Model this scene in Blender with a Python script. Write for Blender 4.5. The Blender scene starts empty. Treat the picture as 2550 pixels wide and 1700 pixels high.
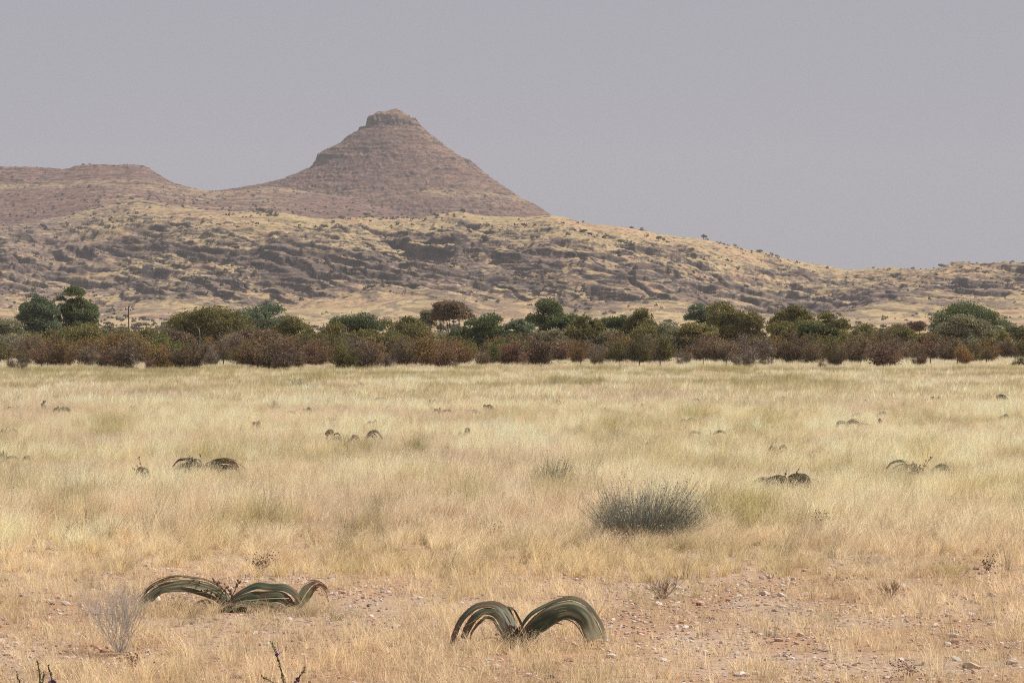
import bpy, math, numpy as np
from mathutils import Vector, Matrix
R = math.radians
SC = bpy.context.scene
COL = SC.collection
F = 7083.0        # focal length in photo pixels (2550 wide)
HC = 2.87         # camera height
HOR = 838.0       # horizon row of the photo

# ------------------------------------------------------------------ camera, sky, sun, exposure
cam_d = bpy.data.cameras.new('camera'); cam = bpy.data.objects.new('camera', cam_d); COL.objects.link(cam)
cam.location = (0, 0, HC)
cam.rotation_euler = (R(90) - math.atan((850 - HOR) / F), 0, 0)
cam_d.sensor_width = 36.0; cam_d.lens = 36.0 * F / 2550.0
cam_d.clip_start = 0.5; cam_d.clip_end = 20000
SC.camera = cam

SUN_AZ = (0.90, 0.44)            # horizontal direction towards the sun
SUN_EL = R(51)
w = bpy.data.worlds.new('World'); SC.world = w; w.use_nodes = True
w.cycles.sampling_method = 'NONE'      # an even dust sky needs no light sampling of its own
nt = w.node_tree; nt.nodes.clear()
sky = nt.nodes.new('ShaderNodeTexSky'); sky.sky_type = 'NISHITA'; sky.sun_disc = False
sky.sun_elevation = SUN_EL; sky.sun_rotation = math.atan2(SUN_AZ[0], SUN_AZ[1])
sky.air_density = 1.0; sky.dust_density = 6.0; sky.ozone_density = 1.5
bg = nt.nodes.new('ShaderNodeBackground'); bg.inputs['Strength'].default_value = 0.1
mx = nt.nodes.new('ShaderNodeMix'); mx.data_type = 'RGBA'; mx.inputs[0].default_value = 0.93
nt.links.new(sky.outputs[0], mx.inputs[6])
tcw = nt.nodes.new('ShaderNodeTexCoord'); sx = nt.nodes.new('ShaderNodeSeparateXYZ'); nt.links.new(tcw.outputs['Generated'], sx.inputs[0])
nzw = nt.nodes.new('ShaderNodeTexNoise'); nzw.inputs['Scale'].default_value = 9; nzw.inputs['Detail'].default_value = 3; nt.links.new(tcw.outputs['Generated'], nzw.inputs['Vector'])
adw = nt.nodes.new('ShaderNodeMath'); adw.operation = 'MULTIPLY_ADD'; adw.inputs[1].default_value = 0.05; nt.links.new(nzw.outputs[0], adw.inputs[0]); nt.links.new(sx.outputs[2], adw.inputs[2])
mrw = nt.nodes.new('ShaderNodeMapRange'); mrw.inputs[1].default_value = 0.02; mrw.inputs[2].default_value = 0.16; nt.links.new(adw.outputs[0], mrw.inputs[0])
dsk = nt.nodes.new('ShaderNodeMix'); dsk.data_type = 'RGBA'; nt.links.new(mrw.outputs[0], dsk.inputs[0])
dsk.inputs[6].default_value = (4.22, 4.13, 4.52, 1); dsk.inputs[7].default_value = (3.92, 3.89, 4.42, 1)   # smoke-grey dust, paler low down
nt.links.new(dsk.outputs[2], mx.inputs[7])
nt.links.new(mx.outputs[2], bg.inputs[0])
wo = nt.nodes.new('ShaderNodeOutputWorld'); nt.links.new(bg.outputs[0], wo.inputs[0])

sd = bpy.data.lights.new('sun', 'SUN'); sd.energy = 5.0; sd.angle = R(0.6); sd.color = (1.0, 0.94, 0.84)
so = bpy.data.objects.new('sun', sd); COL.objects.link(so)
_h = math.hypot(*SUN_AZ)
sv = Vector((SUN_AZ[0]/_h*math.cos(SUN_EL), SUN_AZ[1]/_h*math.cos(SUN_EL), math.sin(SUN_EL)))
so.rotation_euler = sv.to_track_quat('Z', 'Y').to_euler(); so.location = (50, 50, 400)
SC.view_settings.view_transform = 'Standard'; SC.view_settings.look = 'None'
SC.view_settings.exposure = 0.0; SC.view_settings.gamma = 1.0
SC.cycles.max_bounces = 6; SC.cycles.diffuse_bounces = 3; SC.cycles.glossy_bounces = 1
SC.cycles.transmission_bounces = 3; SC.cycles.volume_bounces = 0; SC.cycles.transparent_max_bounces = 4
SC.cycles.use_denoising = False; SC.cycles.use_adaptive_sampling = False
SC.cycles.filter_width = 1.05
SC.cycles.caustics_reflective = False; SC.cycles.caustics_refractive = False

# ------------------------------------------------------------------ helpers
def at(u, py, z=0.0):
    """photo pixel of a point standing on the flat plain -> world x, y"""
    d = F * (HC - z) / (py - HOR)
    return (u - 1275.0) * d / F, d
def ux(u, d): return (u - 1275.0) * d / F
def zz(py, d): return (HOR - py) / F * d + HC
def tag(o, label=None, cat=None, group=None, kind=None):
    if label: o['label'] = label
    if cat: o['category'] = cat
    if group: o['group'] = group
    if kind: o['kind'] = kind
    return o
def empty(name, loc, rz=0.0, s=1.0):
    o = bpy.data.objects.new(name, None); COL.objects.link(o)
    o.location = loc; o.rotation_euler = (0, 0, rz)
    o.scale = (s, s, s) if not hasattr(s, '__len__') else s
    o.empty_display_size = 0.2
    return o
def mkmesh(name, V, Fc, smooth=False, attrs=None):
    """V (n,3); Fc list of (k,m) int arrays of faces with m corners"""
    me = bpy.data.meshes.new(name)
    V = np.asarray(V, np.float32).reshape(-1, 3)
    if not isinstance(Fc, list): Fc = [Fc]
    Fc = [np.asarray(f, np.int32) for f in Fc if len(f)]
    nl = sum(f.size for f in Fc); nf = sum(len(f) for f in Fc)
    me.vertices.add(len(V)); me.vertices.foreach_set('co', V.ravel())
    me.loops.add(nl); me.polygons.add(nf)
    me.loops.foreach_set('vertex_index', np.concatenate([f.ravel() for f in Fc]))
    tot = np.concatenate([np.full(len(f), f.shape[1], np.int32) for f in Fc])
    st = np.concatenate([[0], np.cumsum(tot)[:-1]]).astype(np.int32)
    me.polygons.foreach_set('loop_start', st)
    me.polygons.foreach_set('use_smooth', np.full(nf, smooth, bool))
    me.update(calc_edges=True)
    for k, a in (attrs or {}).items():
        a = np.asarray(a, np.float32)
        if a.ndim == 1:
            at_ = me.attributes.new(k, 'FLOAT', 'POINT'); at_.data.foreach_set('value', a)
        else:
            if a.shape[1] == 3: a = np.concatenate([a, np.ones((len(a), 1), np.float32)], 1)
            at_ = me.attributes.new(k, 'FLOAT_COLOR', 'POINT'); at_.data.foreach_set('color', a.ravel())
    me.validate()
    return me
def link(name, me, mat, parent=None, loc=(0, 0, 0)):
    o = bpy.data.objects.new(name, me); COL.objects.link(o)
    if mat is not None and len(me.materials) == 0: me.materials.append(mat)
    o.parent = parent; o.location = loc
    return o
def copy_tree(o, parent=None):
    c = o.copy(); COL.objects.link(c); c.parent = parent
    for ch in list(o.children): copy_tree(ch, c)
    return c

def _hash(ix, iy, seed):
    h = (ix.astype(np.int64) * 374761393 + iy.astype(np.int64) * 668265263 + seed * 2147483647 + 1013904223) & 0xFFFFFFFF
    h = ((h ^ (h >> 13)) * 1274126177) & 0xFFFFFFFF
    h = ((h ^ (h >> 16)) * 2246822519) & 0xFFFFFFFF
    return ((h ^ (h >> 15)) & 0xFFFFFF).astype(np.float64) / 16777215.0
def vn(x, y, seed=0):
    x = np.asarray(x, float); y = np.asarray(y, float)
    ix = np.floor(x); iy = np.floor(y); fx = x - ix; fy = y - iy
    fx = fx*fx*fx*(fx*(fx*6-15)+10); fy = fy*fy*fy*(fy*(fy*6-15)+10)
    a = _hash(ix, iy, seed); b = _hash(ix+1, iy, seed); c = _hash(ix, iy+1, seed); d = _hash(ix+1, iy+1, seed)
    return (a*(1-fx)+b*fx)*(1-fy) + (c*(1-fx)+d*fx)*fy
def fbm(x, y, seed=0, octv=4, gain=0.5, lac=2.03, billow=False):
    t = 0; a = 1; s = 0
    for i in range(octv):
        n = vn(x*lac**i + 17.3*i, y*lac**i - 9.1*i, seed+i*7)
        n = n*2-1
        if billow: n = np.abs(n)*2-0.7
        t = t + a*n; s += a; a *= gain
    return t/s
def sstep(a, b, x):
    t = np.clip((x-a)/(b-a), 0, 1); return t*t*(3-2*t)
def lerp(a, b, t): return a + (b-a)*t

# ------------------------------------------------------------------ materials
def new_mat(name):
    m = bpy.data.materials.new(name); m.use_nodes = True; m.node_tree.nodes.clear()
    return m, m.node_tree.nodes, m.node_tree.links
def foliage_mat(name, base=(1, 1, 1), trans=0.3, rough=0.8, inst=None, use_attr=True, objcol=False, noise=0.0, spec=0.2):
    m, N, L = new_mat(name)
    out = N.new('ShaderNodeOutputMaterial')
    col = None
    def mul(a, b):
        k = N.new('ShaderNodeMix'); k.data_type = 'RGBA'; k.blend_type = 'MULTIPLY'; k.inputs[0].default_value = 1
        if a is None: k.inputs[6].default_value = (*base, 1)
        else: L.new(a, k.inputs[6])
        L.new(b, k.inputs[7]); return k.outputs[2]
    if use_attr:
        a = N.new('ShaderNodeAttribute'); a.attribute_name = 'tint'; col = mul(col, a.outputs['Color'])
    if inst:
        a = N.new('ShaderNodeAttribute'); a.attribute_type = 'INSTANCER'; a.attribute_name = inst; col = mul(col, a.outputs['Color'])
    if objcol:
        a = N.new('ShaderNodeObjectInfo'); col = mul(col, a.outputs['Color'])
    p = N.new('ShaderNodeBsdfPrincipled'); p.inputs['Roughness'].default_value = rough
    p.inputs['Specular IOR Level'].default_value = spec
    t = N.new('ShaderNodeBsdfTranslucent'); ms = N.new('ShaderNodeMixShader'); ms.inputs[0].default_value = trans
    if col is not None: L.new(col, p.inputs['Base Color']); L.new(col, t.inputs['Color'])
    else: p.inputs['Base Color'].default_value = (*base, 1); t.inputs['Color'].default_value = (*base, 1)
    L.new(p.outputs[0], ms.inputs[1]); L.new(t.outputs[0], ms.inputs[2]); L.new(ms.outputs[0], out.inputs[0])
    return m
def solid_mat(name, c, rough=0.85, nscale=8.0, var=0.25, objcol=False, bump=0.3, attr=False, stretch=(1, 1, 1)):
    m, N, L = new_mat(name)
    out = N.new('ShaderNodeOutputMaterial'); p = N.new('ShaderNodeBsdfPrincipled'); p.inputs['Roughness'].default_value = rough
    p.inputs['Specular IOR Level'].default_value = 0.25
    tc = N.new('ShaderNodeTexCoord'); mp = N.new('ShaderNodeMapping'); mp.inputs['Scale'].default_value = stretch
    L.new(tc.outputs['Object'], mp.inputs[0])
    n = N.new('ShaderNodeTexNoise'); n.inputs['Scale'].default_value = nscale; n.inputs['Detail'].default_value = 6
    L.new(mp.outputs[0], n.inputs['Vector'])
    r = N.new('ShaderNodeMapRange'); r.inputs[1].default_value = 0.3; r.inputs[2].default_value = 0.7
    r.inputs[3].default_value = 1-var; r.inputs[4].default_value = 1+var; L.new(n.outputs[0], r.inputs[0])
    k = N.new('ShaderNodeMix'); k.data_type = 'RGBA'; k.blend_type = 'MULTIPLY'; k.inputs[0].default_value = 1
    k.inputs[6].default_value = (*c, 1); L.new(r.outputs[0], k.inputs[7]); col = k.outputs[2]
    for typ in ([1] if objcol else []) + ([2] if attr else []):
        q = N.new('ShaderNodeMix'); q.data_type = 'RGBA'; q.blend_type = 'MULTIPLY'; q.inputs[0].default_value = 1
        L.new(col, q.inputs[6])
        if typ == 1: oi = N.new('ShaderNodeObjectInfo'); L.new(oi.outputs['Color'], q.inputs[7])
        else: oi = N.new('ShaderNodeAttribute'); oi.attribute_name = 'tint'; L.new(oi.outputs['Color'], q.inputs[7])
        col = q.outputs[2]
    L.new(col, p.inputs['Base Color'])
    if bump:
        b = N.new('ShaderNodeBump'); b.inputs['Strength'].default_value = bump; b.inputs['Distance'].default_value = 0.02
        L.new(n.outputs[0], b.inputs['Height']); L.new(b.outputs[0], p.inputs['Normal'])
    L.new(p.outputs[0], out.inputs[0]); return m

# ------------------------------------------------------------------ terrain
def grid_mesh(name, X, Y, Z, col=None, smooth=True):
    nr, nc = X.shape
    V = np.stack([X, Y, Z], -1).reshape(-1, 3)
    i = np.arange(nr-1)[:, None]*nc + np.arange(nc-1)[None, :]
    Fq = np.stack([i, i+1, i+1+nc, i+nc], -1).reshape(-1, 4)
    return mkmesh(name, V, Fq, smooth, {'tint': col.reshape(-1, col.shape[-1])} if col is not None else None)
def terrain_mat(name, scale=1.0, fine=0.5, bump=0.5, bdist=0.3, streak=None):
    m, N, L = new_mat(name)
    out = N.new('ShaderNodeOutputMaterial'); p = N.new('ShaderNodeBsdfPrincipled'); p.inputs['Roughness'].default_value = 0.95
    p.inputs['Specular IOR Level'].default_value = 0.1
    a = N.new('ShaderNodeAttribute'); a.attribute_name = 'tint'
    g = N.new('ShaderNodeNewGeometry')
    n = N.new('ShaderNodeTexNoise'); n.inputs['Scale'].default_value = scale; n.inputs['Detail'].default_value = 8; n.inputs['Roughness'].default_value = 0.7
    L.new(g.outputs['Position'], n.inputs['Vector'])
    r = N.new('ShaderNodeMapRange'); r.inputs[1].default_value = 0.25; r.inputs[2].default_value = 0.75
    r.inputs[3].default_value = 1-fine; r.inputs[4].default_value = 1+fine; L.new(n.outputs[0], r.inputs[0])
    k = N.new('ShaderNodeMix'); k.data_type = 'RGBA'; k.blend_type = 'MULTIPLY'; k.inputs[0].default_value = 1
    L.new(a.outputs['Color'], k.inputs[6]); L.new(r.outputs[0], k.inputs[7]); col = k.outputs[2]
    if streak:
        for (sc_, lo, hi, cc_, st_, sd_) in streak:
            mp = N.new('ShaderNodeMapping'); mp.inputs['Scale'].default_value = sc_; mp.inputs['Rotation'].default_value = (0, sd_, 0); L.new(g.outputs['Position'], mp.inputs[0])
            n2 = N.new('ShaderNodeTexNoise'); n2.inputs['Scale'].default_value = 1.0; n2.inputs['Detail'].default_value = 5; n2.inputs['Roughness'].default_value = 0.6; n2.inputs['Distortion'].default_value = 0.6; L.new(mp.outputs[0], n2.inputs['Vector'])
            r2 = N.new('ShaderNodeMapRange'); r2.inputs[1].default_value = lo; r2.inputs[2].default_value = hi; r2.inputs[4].default_value = st_; L.new(n2.outputs[0], r2.inputs[0])
            ml = N.new('ShaderNodeMath'); ml.operation = 'MULTIPLY'; L.new(r2.outputs[0], ml.inputs[0]); L.new(a.outputs['Alpha'], ml.inputs[1])
            q = N.new('ShaderNodeMix'); q.data_type = 'RGBA'; L.new(ml.outputs[0], q.inputs[0]); L.new(col, q.inputs[6]); q.inputs[7].default_value = (*cc_, 1); col = q.outputs[2]
    L.new(col, p.inputs['Base Color'])
    b = N.new('ShaderNodeBump'); b.inputs['Strength'].default_value = bump; b.inputs['Distance'].default_value = bdist
    L.new(n.outputs[0], b.inputs['Height']); L.new(b.outputs[0], p.inputs['Normal'])
    L.new(p.outputs[0], out.inputs[0]); return m

def mixc(c, c2, t):
    return c + (np.asarray(c2)-c)*t[..., None]
GRASS_H = np.array((0.43, 0.322, 0.172)); ROCK_H = np.array((0.125, 0.090, 0.078)); DARK_H = np.array((0.045, 0.039, 0.042))
SOIL_H = np.array((0.46, 0.29, 0.17)); MAUVE_H = np.array((0.24, 0.168, 0.140))

CREST = np.array([(-900,640),(-400,600),(0,562),(120,543),(253,512),(327,505),(446,513),(536,525),(600,527),(719,531),(808,546),(853,542),(972,542),
 (1046,545),(1091,533),(1136,527),(1180,533),(1300,541),(1345,536),(1379,533),(1423,545),(1459,553),(1527,558),(1587,567),(1646,579),(1706,592),(1780,602),
 (1831,615),(1900,629),(1984,648),(2058,660),(2103,670),(2148,671),(2207,665),(2281,672),(2326,672),(2356,662),(2400,653),(2439,657),(2505,657),(2600,653),(2900,665),(3500,640)], float)
def interp(P, u): return np.interp(u, P[:, 0], P[:, 1])

def build_hills():
    us = np.arange(-420, 2980, 2.0)
    # profile parameter t: 0 far foot ... 1 crest, >1 behind the crest
    t = np.concatenate([np.linspace(0, 0.35, 70, endpoint=False), np.linspace(0.35, 1.03, 400, endpoint=False), np.linspace(1.03, 1.6, 60)])
    U, T = np.meshgrid(us, t)
    cr = interp(CREST, us); k = np.ones(21)/21; crs = np.convolve(np.pad(cr, 10, 'edge'), k, 'valid')
    cr = 0.6*cr + 0.4*crs
    CR = np.broadcast_to(cr, U.shape)
    # distance of row t
    dcr = 2430 + 90*np.sin(us/330.0+1.0) + 60*np.sin(us/140.0)
    D = np.interp(T, [0, 0.35, 0.5, 0.8, 1.0, 1.6], [1150, 1820, 1960, 2170, 2430, 2900])
    D = D + (dcr[None, :]-2430)*sstep(0.3, 1.0, T)
    X = (U-1275)*D/F; Y = D
    # screen row of the base profile
    foot = 735 + 22*np.sin(us/260.0+0.6) + 12*np.sin(us/97.0)
    top_frac = np.broadcast_to(foot, U.shape)
    PY = np.where(T < 0.35, np.interp(T, [0, 0.35], [857, 793]),
         np.where(T < 0.5, lerp(793, top_frac, (T-0.35)/0.15), 0))
    q = np.clip((T-0.5)/0.5, 0, 1)
    face = lerp(top_frac, CR, np.interp(q, [0, 0.5, 0.8, 1.0], [0, 0.55, 0.84, 1.0]))
    PY = np.where(T >= 0.5, face, PY)
    Z = (HOR-PY)/F*D + HC
    zc = (HOR-CR)/F*(dcr[None, :]) + HC
    back = np.clip((T-1.0)/0.6, 0, 1)
    Z = np.where(T > 1.0, zc - back*45 - back**2*25, Z)
    # relief: billowy spurs, gullies running downhill, dipping ledges
    wx = X + 18*fbm(X/70, Y/70, 3, 3); wy = Y + 18*fbm(X/70, Y/70, 31, 3)
    sp = fbm(wx/95, wy/210, 11, 4, billow=True)
    sp2 = fbm(wx/34, wy/60, 12, 4, billow=True)
    med = fbm(wx/14, wy/20, 13, 4)
    amp = (0.10*sstep(0.12, 0.3, T)+0.90*sstep(0.36, 0.58, T)) * (1-0.82*sstep(0.86, 1.0, T)) * (1-sstep(1.0, 1.1, T)*0.5)
    Z = Z - sp*10*amp - sp2*3.0*amp + med*2.0*amp
    # ledges
    for (P, dip, sd, A, wa, wl, m0) in ((16.0, 0.10, 50, 0.75, 18, 140, 0.50), (10.0, 0.30, 53, 0.7, 9, 90, 0.52), (8.0, 0.20, 54, 0.6, 8, 70, 0.58), (4.6, 0.10, 51, 0.45, 8, 80, 0.50), (1.9, 0.08, 55, 0.35, 4, 40, 0.50)):
        zt = Z + dip*X + wa*fbm(X/wl, Y/wl, sd, 3) + 1.6*fbm(X/13, Y/13, sd+5, 4)
        f = zt/P; fl = np.floor(f); fr = f-fl
        st = sstep(0.62, 0.86, fr)
        m = sstep(m0, m0+0.18, 0.6*vn(X/70, Y/60+f*0.3, sd+9)+0.4*vn(X/22, Y/30, sd+19)) * sstep(0.42, 0.60, T) * (1-0.88*sstep(0.70, 0.93, T))
        Z = Z + A*m*P*(st-fr)
    Z = Z + 0.75*fbm(X/3.6, Y/3.6, 77, 3)*sstep(0.42, 0.6, T)*(1-0.5*sstep(0.85, 1.0, T))
    sw = Z + 0.13*X + 9*fbm(X/90, Y/120, 401, 3)
    slab = sstep(0.60, 0.66, 0.62*vn(X/75, sw/6.0, 402)+0.38*vn(X/15, sw/2.2, 403))*sstep(0.46, 0.60, T)*(1-sstep(0.70, 0.86, T))
    slab = np.maximum(slab, sstep(0.60, 0.66, 0.55*vn(X/60, (sw+30)/3.6, 404)+0.45*vn(X/13, sw/1.6, 405))*sstep(0.25, 0.4, T)*(1-sstep(0.90, 1.0, T))*0.6)
    gl = np.abs(fbm((X+0.9*Y)/75, (Y-0.3*X)/260, 406, 3)); gully = np.exp(-(gl/0.035)**2)*sstep(0.42, 0.55, T)*(1-sstep(0.85, 0.98, T))
    Z = Z + slab*1.3 - gully*4.0
    # slope
    dzy = np.gradient(Z, axis=0)/np.gradient(Y, axis=0); dzx = np.gradient(Z, axis=1)/np.maximum(np.gradient(X, axis=1), 1e-3)
    sl = np.hypot(dzy, dzx)
    rock = sstep(0.5, 0.95, sl + 0.2*fbm(X/7, Y/9, 90, 3))
    deb = sstep(0.14, 0.38, fbm(X/60, Y/34, 95, 5, 0.6) + 0.25*sstep(0.45, 0.6, T)*(1-sstep(0.62, 0.85, T)) - 0.14*sstep(0.72, 0.95, T) - 0.16*(1-sstep(0.30, 0.46, T)) + 0.10*np.exp(-((U-150)/300.0)**2))
    spk = vn(X/2.2, Y/2.6, 97)*0.5 + vn(X/7, Y/4, 98)*0.3 + vn(X/16, Y/7, 198)*0.2
    deb = np.maximum(deb, 0.9*sstep(330, 160, U+200*(vn(X/80, Y/60, 196)-0.5))*sstep(0.68, 0.78, T))
    C = np.broadcast_to(GRASS_H, U.shape+(3,)).copy()
    C = mixc(C, SOIL_H, 0.65*sstep(0.5, 0.8, vn(X/45, Y/30, 99)))
    C = C*(0.86+0.28*vn(X/25, Y/14, 105))[..., None]
    C = mixc(C, MAUVE_H, 0.85*deb)
    pt = sstep(0.56, 0.66, 0.55*vn(X/16, Y/40, 110)+0.45*vn(X/5, Y/12, 111))*sstep(0.10, 0.25, T)*(1-sstep(0.5, 0.6, T)); C = mixc(C, ROCK_H*1.2, 0.6*pt)
    C = mixc(C, ROCK_H, 0.85*deb*sstep(0.35, 0.65, spk))
    C = mixc(C, ROCK_H, 0.8*(1-deb)*sstep(0.56, 0.66, spk)*sstep(0.3, 0.55, T)*(1-0.6*sstep(0.75, 0.95, T)))
    C = mixc(C, ROCK_H, rock); C = mixc(C, ROCK_H*0.95, 0.9*slab); C = mixc(C, ROCK_H*0.8, 0.7*gully)
    C = mixc(C, DARK_H, rock*sstep(0.35, 0.75, vn(X/7, Z/2.2, 101)))
    al = sstep(0.30, 0.5, T)*(0.35+0.65*sstep(0.25, 0.6, vn(X/60, Y/50, 501)))
    C = np.concatenate([C, al[..., None]], -1)
    o = link('hills', grid_mesh('hills', X, Y, Z, C), terrain_mat('hill_ground', 0.8, 0.35, 0.6, 0.6, [((0.075, 0.05, 0.62), 0.56, 0.60, tuple(ROCK_H*1.05), 0.75, 0.10), ((0.20, 0.12, 1.2), 0.56, 0.60, tuple(DARK_H*1.3), 0.85, 0.12), ((0.08, 0.05, 0.5), 0.55, 0.62, tuple(GRASS_H), 0.8, 0.10)])); tag(o, kind='structure')
    return X, Y, Z, T, U

LEFTP = np.array([(0,271),(28,280),(43,279),(58,290),(70,298),(73,313),(87,321),(117,339),(138,357),(168,374),(193,385),(197,401),(212,421),(250,440),(290,453),(335,465),(394,476),(443,484),(600,500),(900,540),(1400,620)], float)
RIGHTP = np.array([(0,271),(17,278),(32,289),(50,299),(64,314),(91,336),(136,369),(172,393),(199,404),(213,419),(225,430),(249,446),(285,470),(315,491),(370,517),(420,550),(520,610),(700,720),(1400,860)], float)
MESA = np.array([(-900,430),(-400,418),(0,415),(80,416),(163,420),(184,414),(222,410),(300,410),(358,412),(372,418),(384,426),(407,442),(430,455),(466,466),(510,475),(542,479),(591,474),(650,466),(700,466),(800,480),(900,500),(1200,600),(1600,780),(2500,860),(3500,860)], float)
def build_mountain():
    D0 = 3600.0
    us = np.concatenate([np.arange(-420, 500, 2.0), np.arange(500, 1460, 1.5), np.arange(1460, 2980, 8.0)])
    d = np.concatenate([np.linspace(2650, 3040, 130, endpoint=False), np.linspace(3040, 3650, 420, endpoint=False), np.linspace(3650, 4300, 50)])
    U, D = np.meshgrid(us, d); X = (U-1275)*D/F; Y = D
    cx = (985-1275)*D0/F
    dx = X-cx; dy = Y-D0; r = np.hypot(dx, dy)
    ang = fbm(np.cos(np.arctan2(dy, dx))*2.2+5, np.sin(np.arctan2(dy, dx))*2.2, 7, 3)
    rr = r*(1+0.05*ang*sstep(10, 60, r))/D0*F
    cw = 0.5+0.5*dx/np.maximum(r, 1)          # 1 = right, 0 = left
    pyc = lerp(interp(LEFTP, rr), interp(RIGHTP, rr), sstep(0.15, 0.85, cw))
    SMO = np.array([(0,271),(28,280),(50,292),(62,300),(76,316),(110,338),(160,371),(200,399),(205,404),(250,437),(300,466),(350,495),(400,525),(450,560),(600,640),(900,760),(1400,860)], float)
    side = sstep(0.55, 0.9, np.abs(dx)/np.maximum(r, 1)); pyc = lerp(interp(SMO, rr), pyc, side)
    # extra bench on the viewer's side
    Zc = (HOR-pyc)/F*D0 + HC
    pm = interp(MESA, U); zm = (HOR-pm)/F*3400 + HC
    f = np.clip((3400-Y)/650.0, 0, 1)
    pl = interp(CREST, U) + 10
    Zm = (HOR-lerp(pm, np.maximum(pl, pm), f**0.8))/F*np.minimum(Y, 3400) + HC - np.clip(Y-3420, 0, None)*0.12
    zm = Zm
    k = 6.0
    Z = np.maximum(Zc, Zm) + 0.0
    h = np.clip(0.5+0.5*(Zc-Zm)/k, 0, 1); Z = lerp(Zm, Zc, h) + k*h*(1-h)
    face = np.where(Y < 3500, 1.0, 0.6)
    wx = X+8*fbm(X/30, Y/30, 3, 3)
    gul = fbm(wx/22, Y/70, 41, 4, billow=True)
    rad = sstep(0, 45, r)
    Z = Z - gul*1.6*rad*face + 0.9*fbm(X/9, Y/9, 43, 4)*rad
    # horizontal strata ledges
    for (P, A, sd, th) in ((17.0, 0.16, 61, 0.55), (5.5, 0.30, 62, 0.45), (2.6, 0.30, 63, 0.45)):
        zt = Z + 1.4*fbm(X/25, Y/25, sd, 3) + 0.01*X
        g = zt/P; fr = g-np.floor(g)
        m = sstep(th, th+0.2, 0.6*vn(X/45, Y/40+np.floor(g)*3.7, sd+3)+0.4*vn(X/10, Y/14, sd+8))
        Z = Z + A*m*P*(sstep(0.6, 0.85, fr)-fr)*(0.35+0.65*rad)
    # two boulder cliffs round the cone
    cone = sstep(-4, 6, Zc-Zm)
    zn = Z + 1.5*fbm(X/20, Y/20, 66, 2)
    for (z0, h0, a0) in ((zz(400, D0), 3.2, 2.2), (zz(304, D0), 8.0, 6.0), (zz(360, D0), 2.0, 0.7), (zz(445, D0), 2.0, 0.7)):
        b = np.exp(-((zn-z0)/h0)**2)*cone*sstep(0.25, 0.5, vn(X/22, Y/22+z0, 67))
        Z = Z + b*a0*(vn(X/6.0, Z/3.0, 68)+0.8*vn(X/2.5, Y/2.5, 69)-0.7)
    Z = Z + 0.9*fbm(X/3.4, Y/3.4, 79, 3)*(0.5+cone)
    dzy = np.gradient(Z, axis=0)/np.gradient(Y, axis=0); dzx = np.gradient(Z, axis=1)/np.maximum(np.gradient(X, axis=1), 1e-3)
    sl = np.hypot(dzy, dzx)
    C = np.broadcast_to(np.array((0.190, 0.102, 0.076)), U.shape+(3,)).copy()
    C = mixc(C, (0.24, 0.150, 0.120), sstep(0.45, 0.7, vn(X/18, Z/4, 81))*0.6); C = mixc(C, (0.145, 0.092, 0.080), sstep(0.55, 0.75, vn(X/40, Z/2.6, 181))*0.6)
    C = mixc(C, (0.29, 0.175, 0.115), 0.55*sstep(0.35, 0.8, cw+0.5*(vn(X/20, Z/8, 82)-0.5)-0.15)*cone)  # sunlit right flank of the cone, its light put into the rock colour
    C = mixc(C, (0.31, 0.185, 0.115), 0.8*np.exp(-((Z-zz(285, D0))/9.0)**2)*cone)
    C = mixc(C, (0.40, 0.25, 0.13), 0.7*np.exp(-((Z-zz(322, D0))/3.0)**2)*cone*vn(X/9, Y/9, 85))
    gr = (1-cone)*sstep(0.40, 0.65, vn(X/60, Y/20, 84))*sstep(zz(462, 3400), zz(505, 3200), Z)*sstep(780, 600, U)*sstep(180, 330, U)
    gr = np.maximum(gr, 0.9*sstep(0.25, 0.5, vn(X/70, Z/5, 86))*np.exp(-((Z-zz(478, 3400))/5.0)**2))
    C = mixc(C, GRASS_H*0.95, np.clip(gr, 0, 1)*0.8)
    spk = vn(X/2.4, Z/1.6+Y/5, 87)*0.5 + vn(X/6, Z/2.4+Y/9, 88)*0.5
    C = mixc(C, ROCK_H*0.9, 0.65*sstep(0.50, 0.66, spk)); C = mixc(C, (0.28, 0.19, 0.16), 0.6*sstep(0.40, 0.28, spk)); dsh = sstep(0.64, 0.72, 0.6*vn(X/9, Z/1.5, 187)+0.4*vn(X/3, Z/1.1, 188)); C = mixc(C, DARK_H, 0.75*dsh)
    rock = sstep(0.95, 1.5, sl + 0.2*fbm(X/8, Y/8, 89, 2))
    C = mixc(C, ROCK_H*0.9, rock*0.9); C = mixc(C, DARK_H, rock*sstep(0.4, 0.7, vn(X/4, Z/2, 91)))
    C = np.concatenate([C, (0.3+0.7*cone)[..., None]], -1)
    o = link('mountain', grid_mesh('mountain', X, Y, Z, C), terrain_mat('mountain_rock', 1.2, 0.35, 0.6, 0.5, [((0.02, 0.02, 0.28), 0.50, 0.60, (0.135, 0.082, 0.068), 0.60, 0.0), ((0.05, 0.05, 0.8), 0.60, 0.64, tuple(DARK_H*1.2), 0.8, 0.0), ((0.04, 0.04, 0.5), 0.62, 0.67, (0.30, 0.19, 0.14), 0.5, 0.0)])); tag(o, kind='structure')
    return X, Y, Z, U, cone

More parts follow.
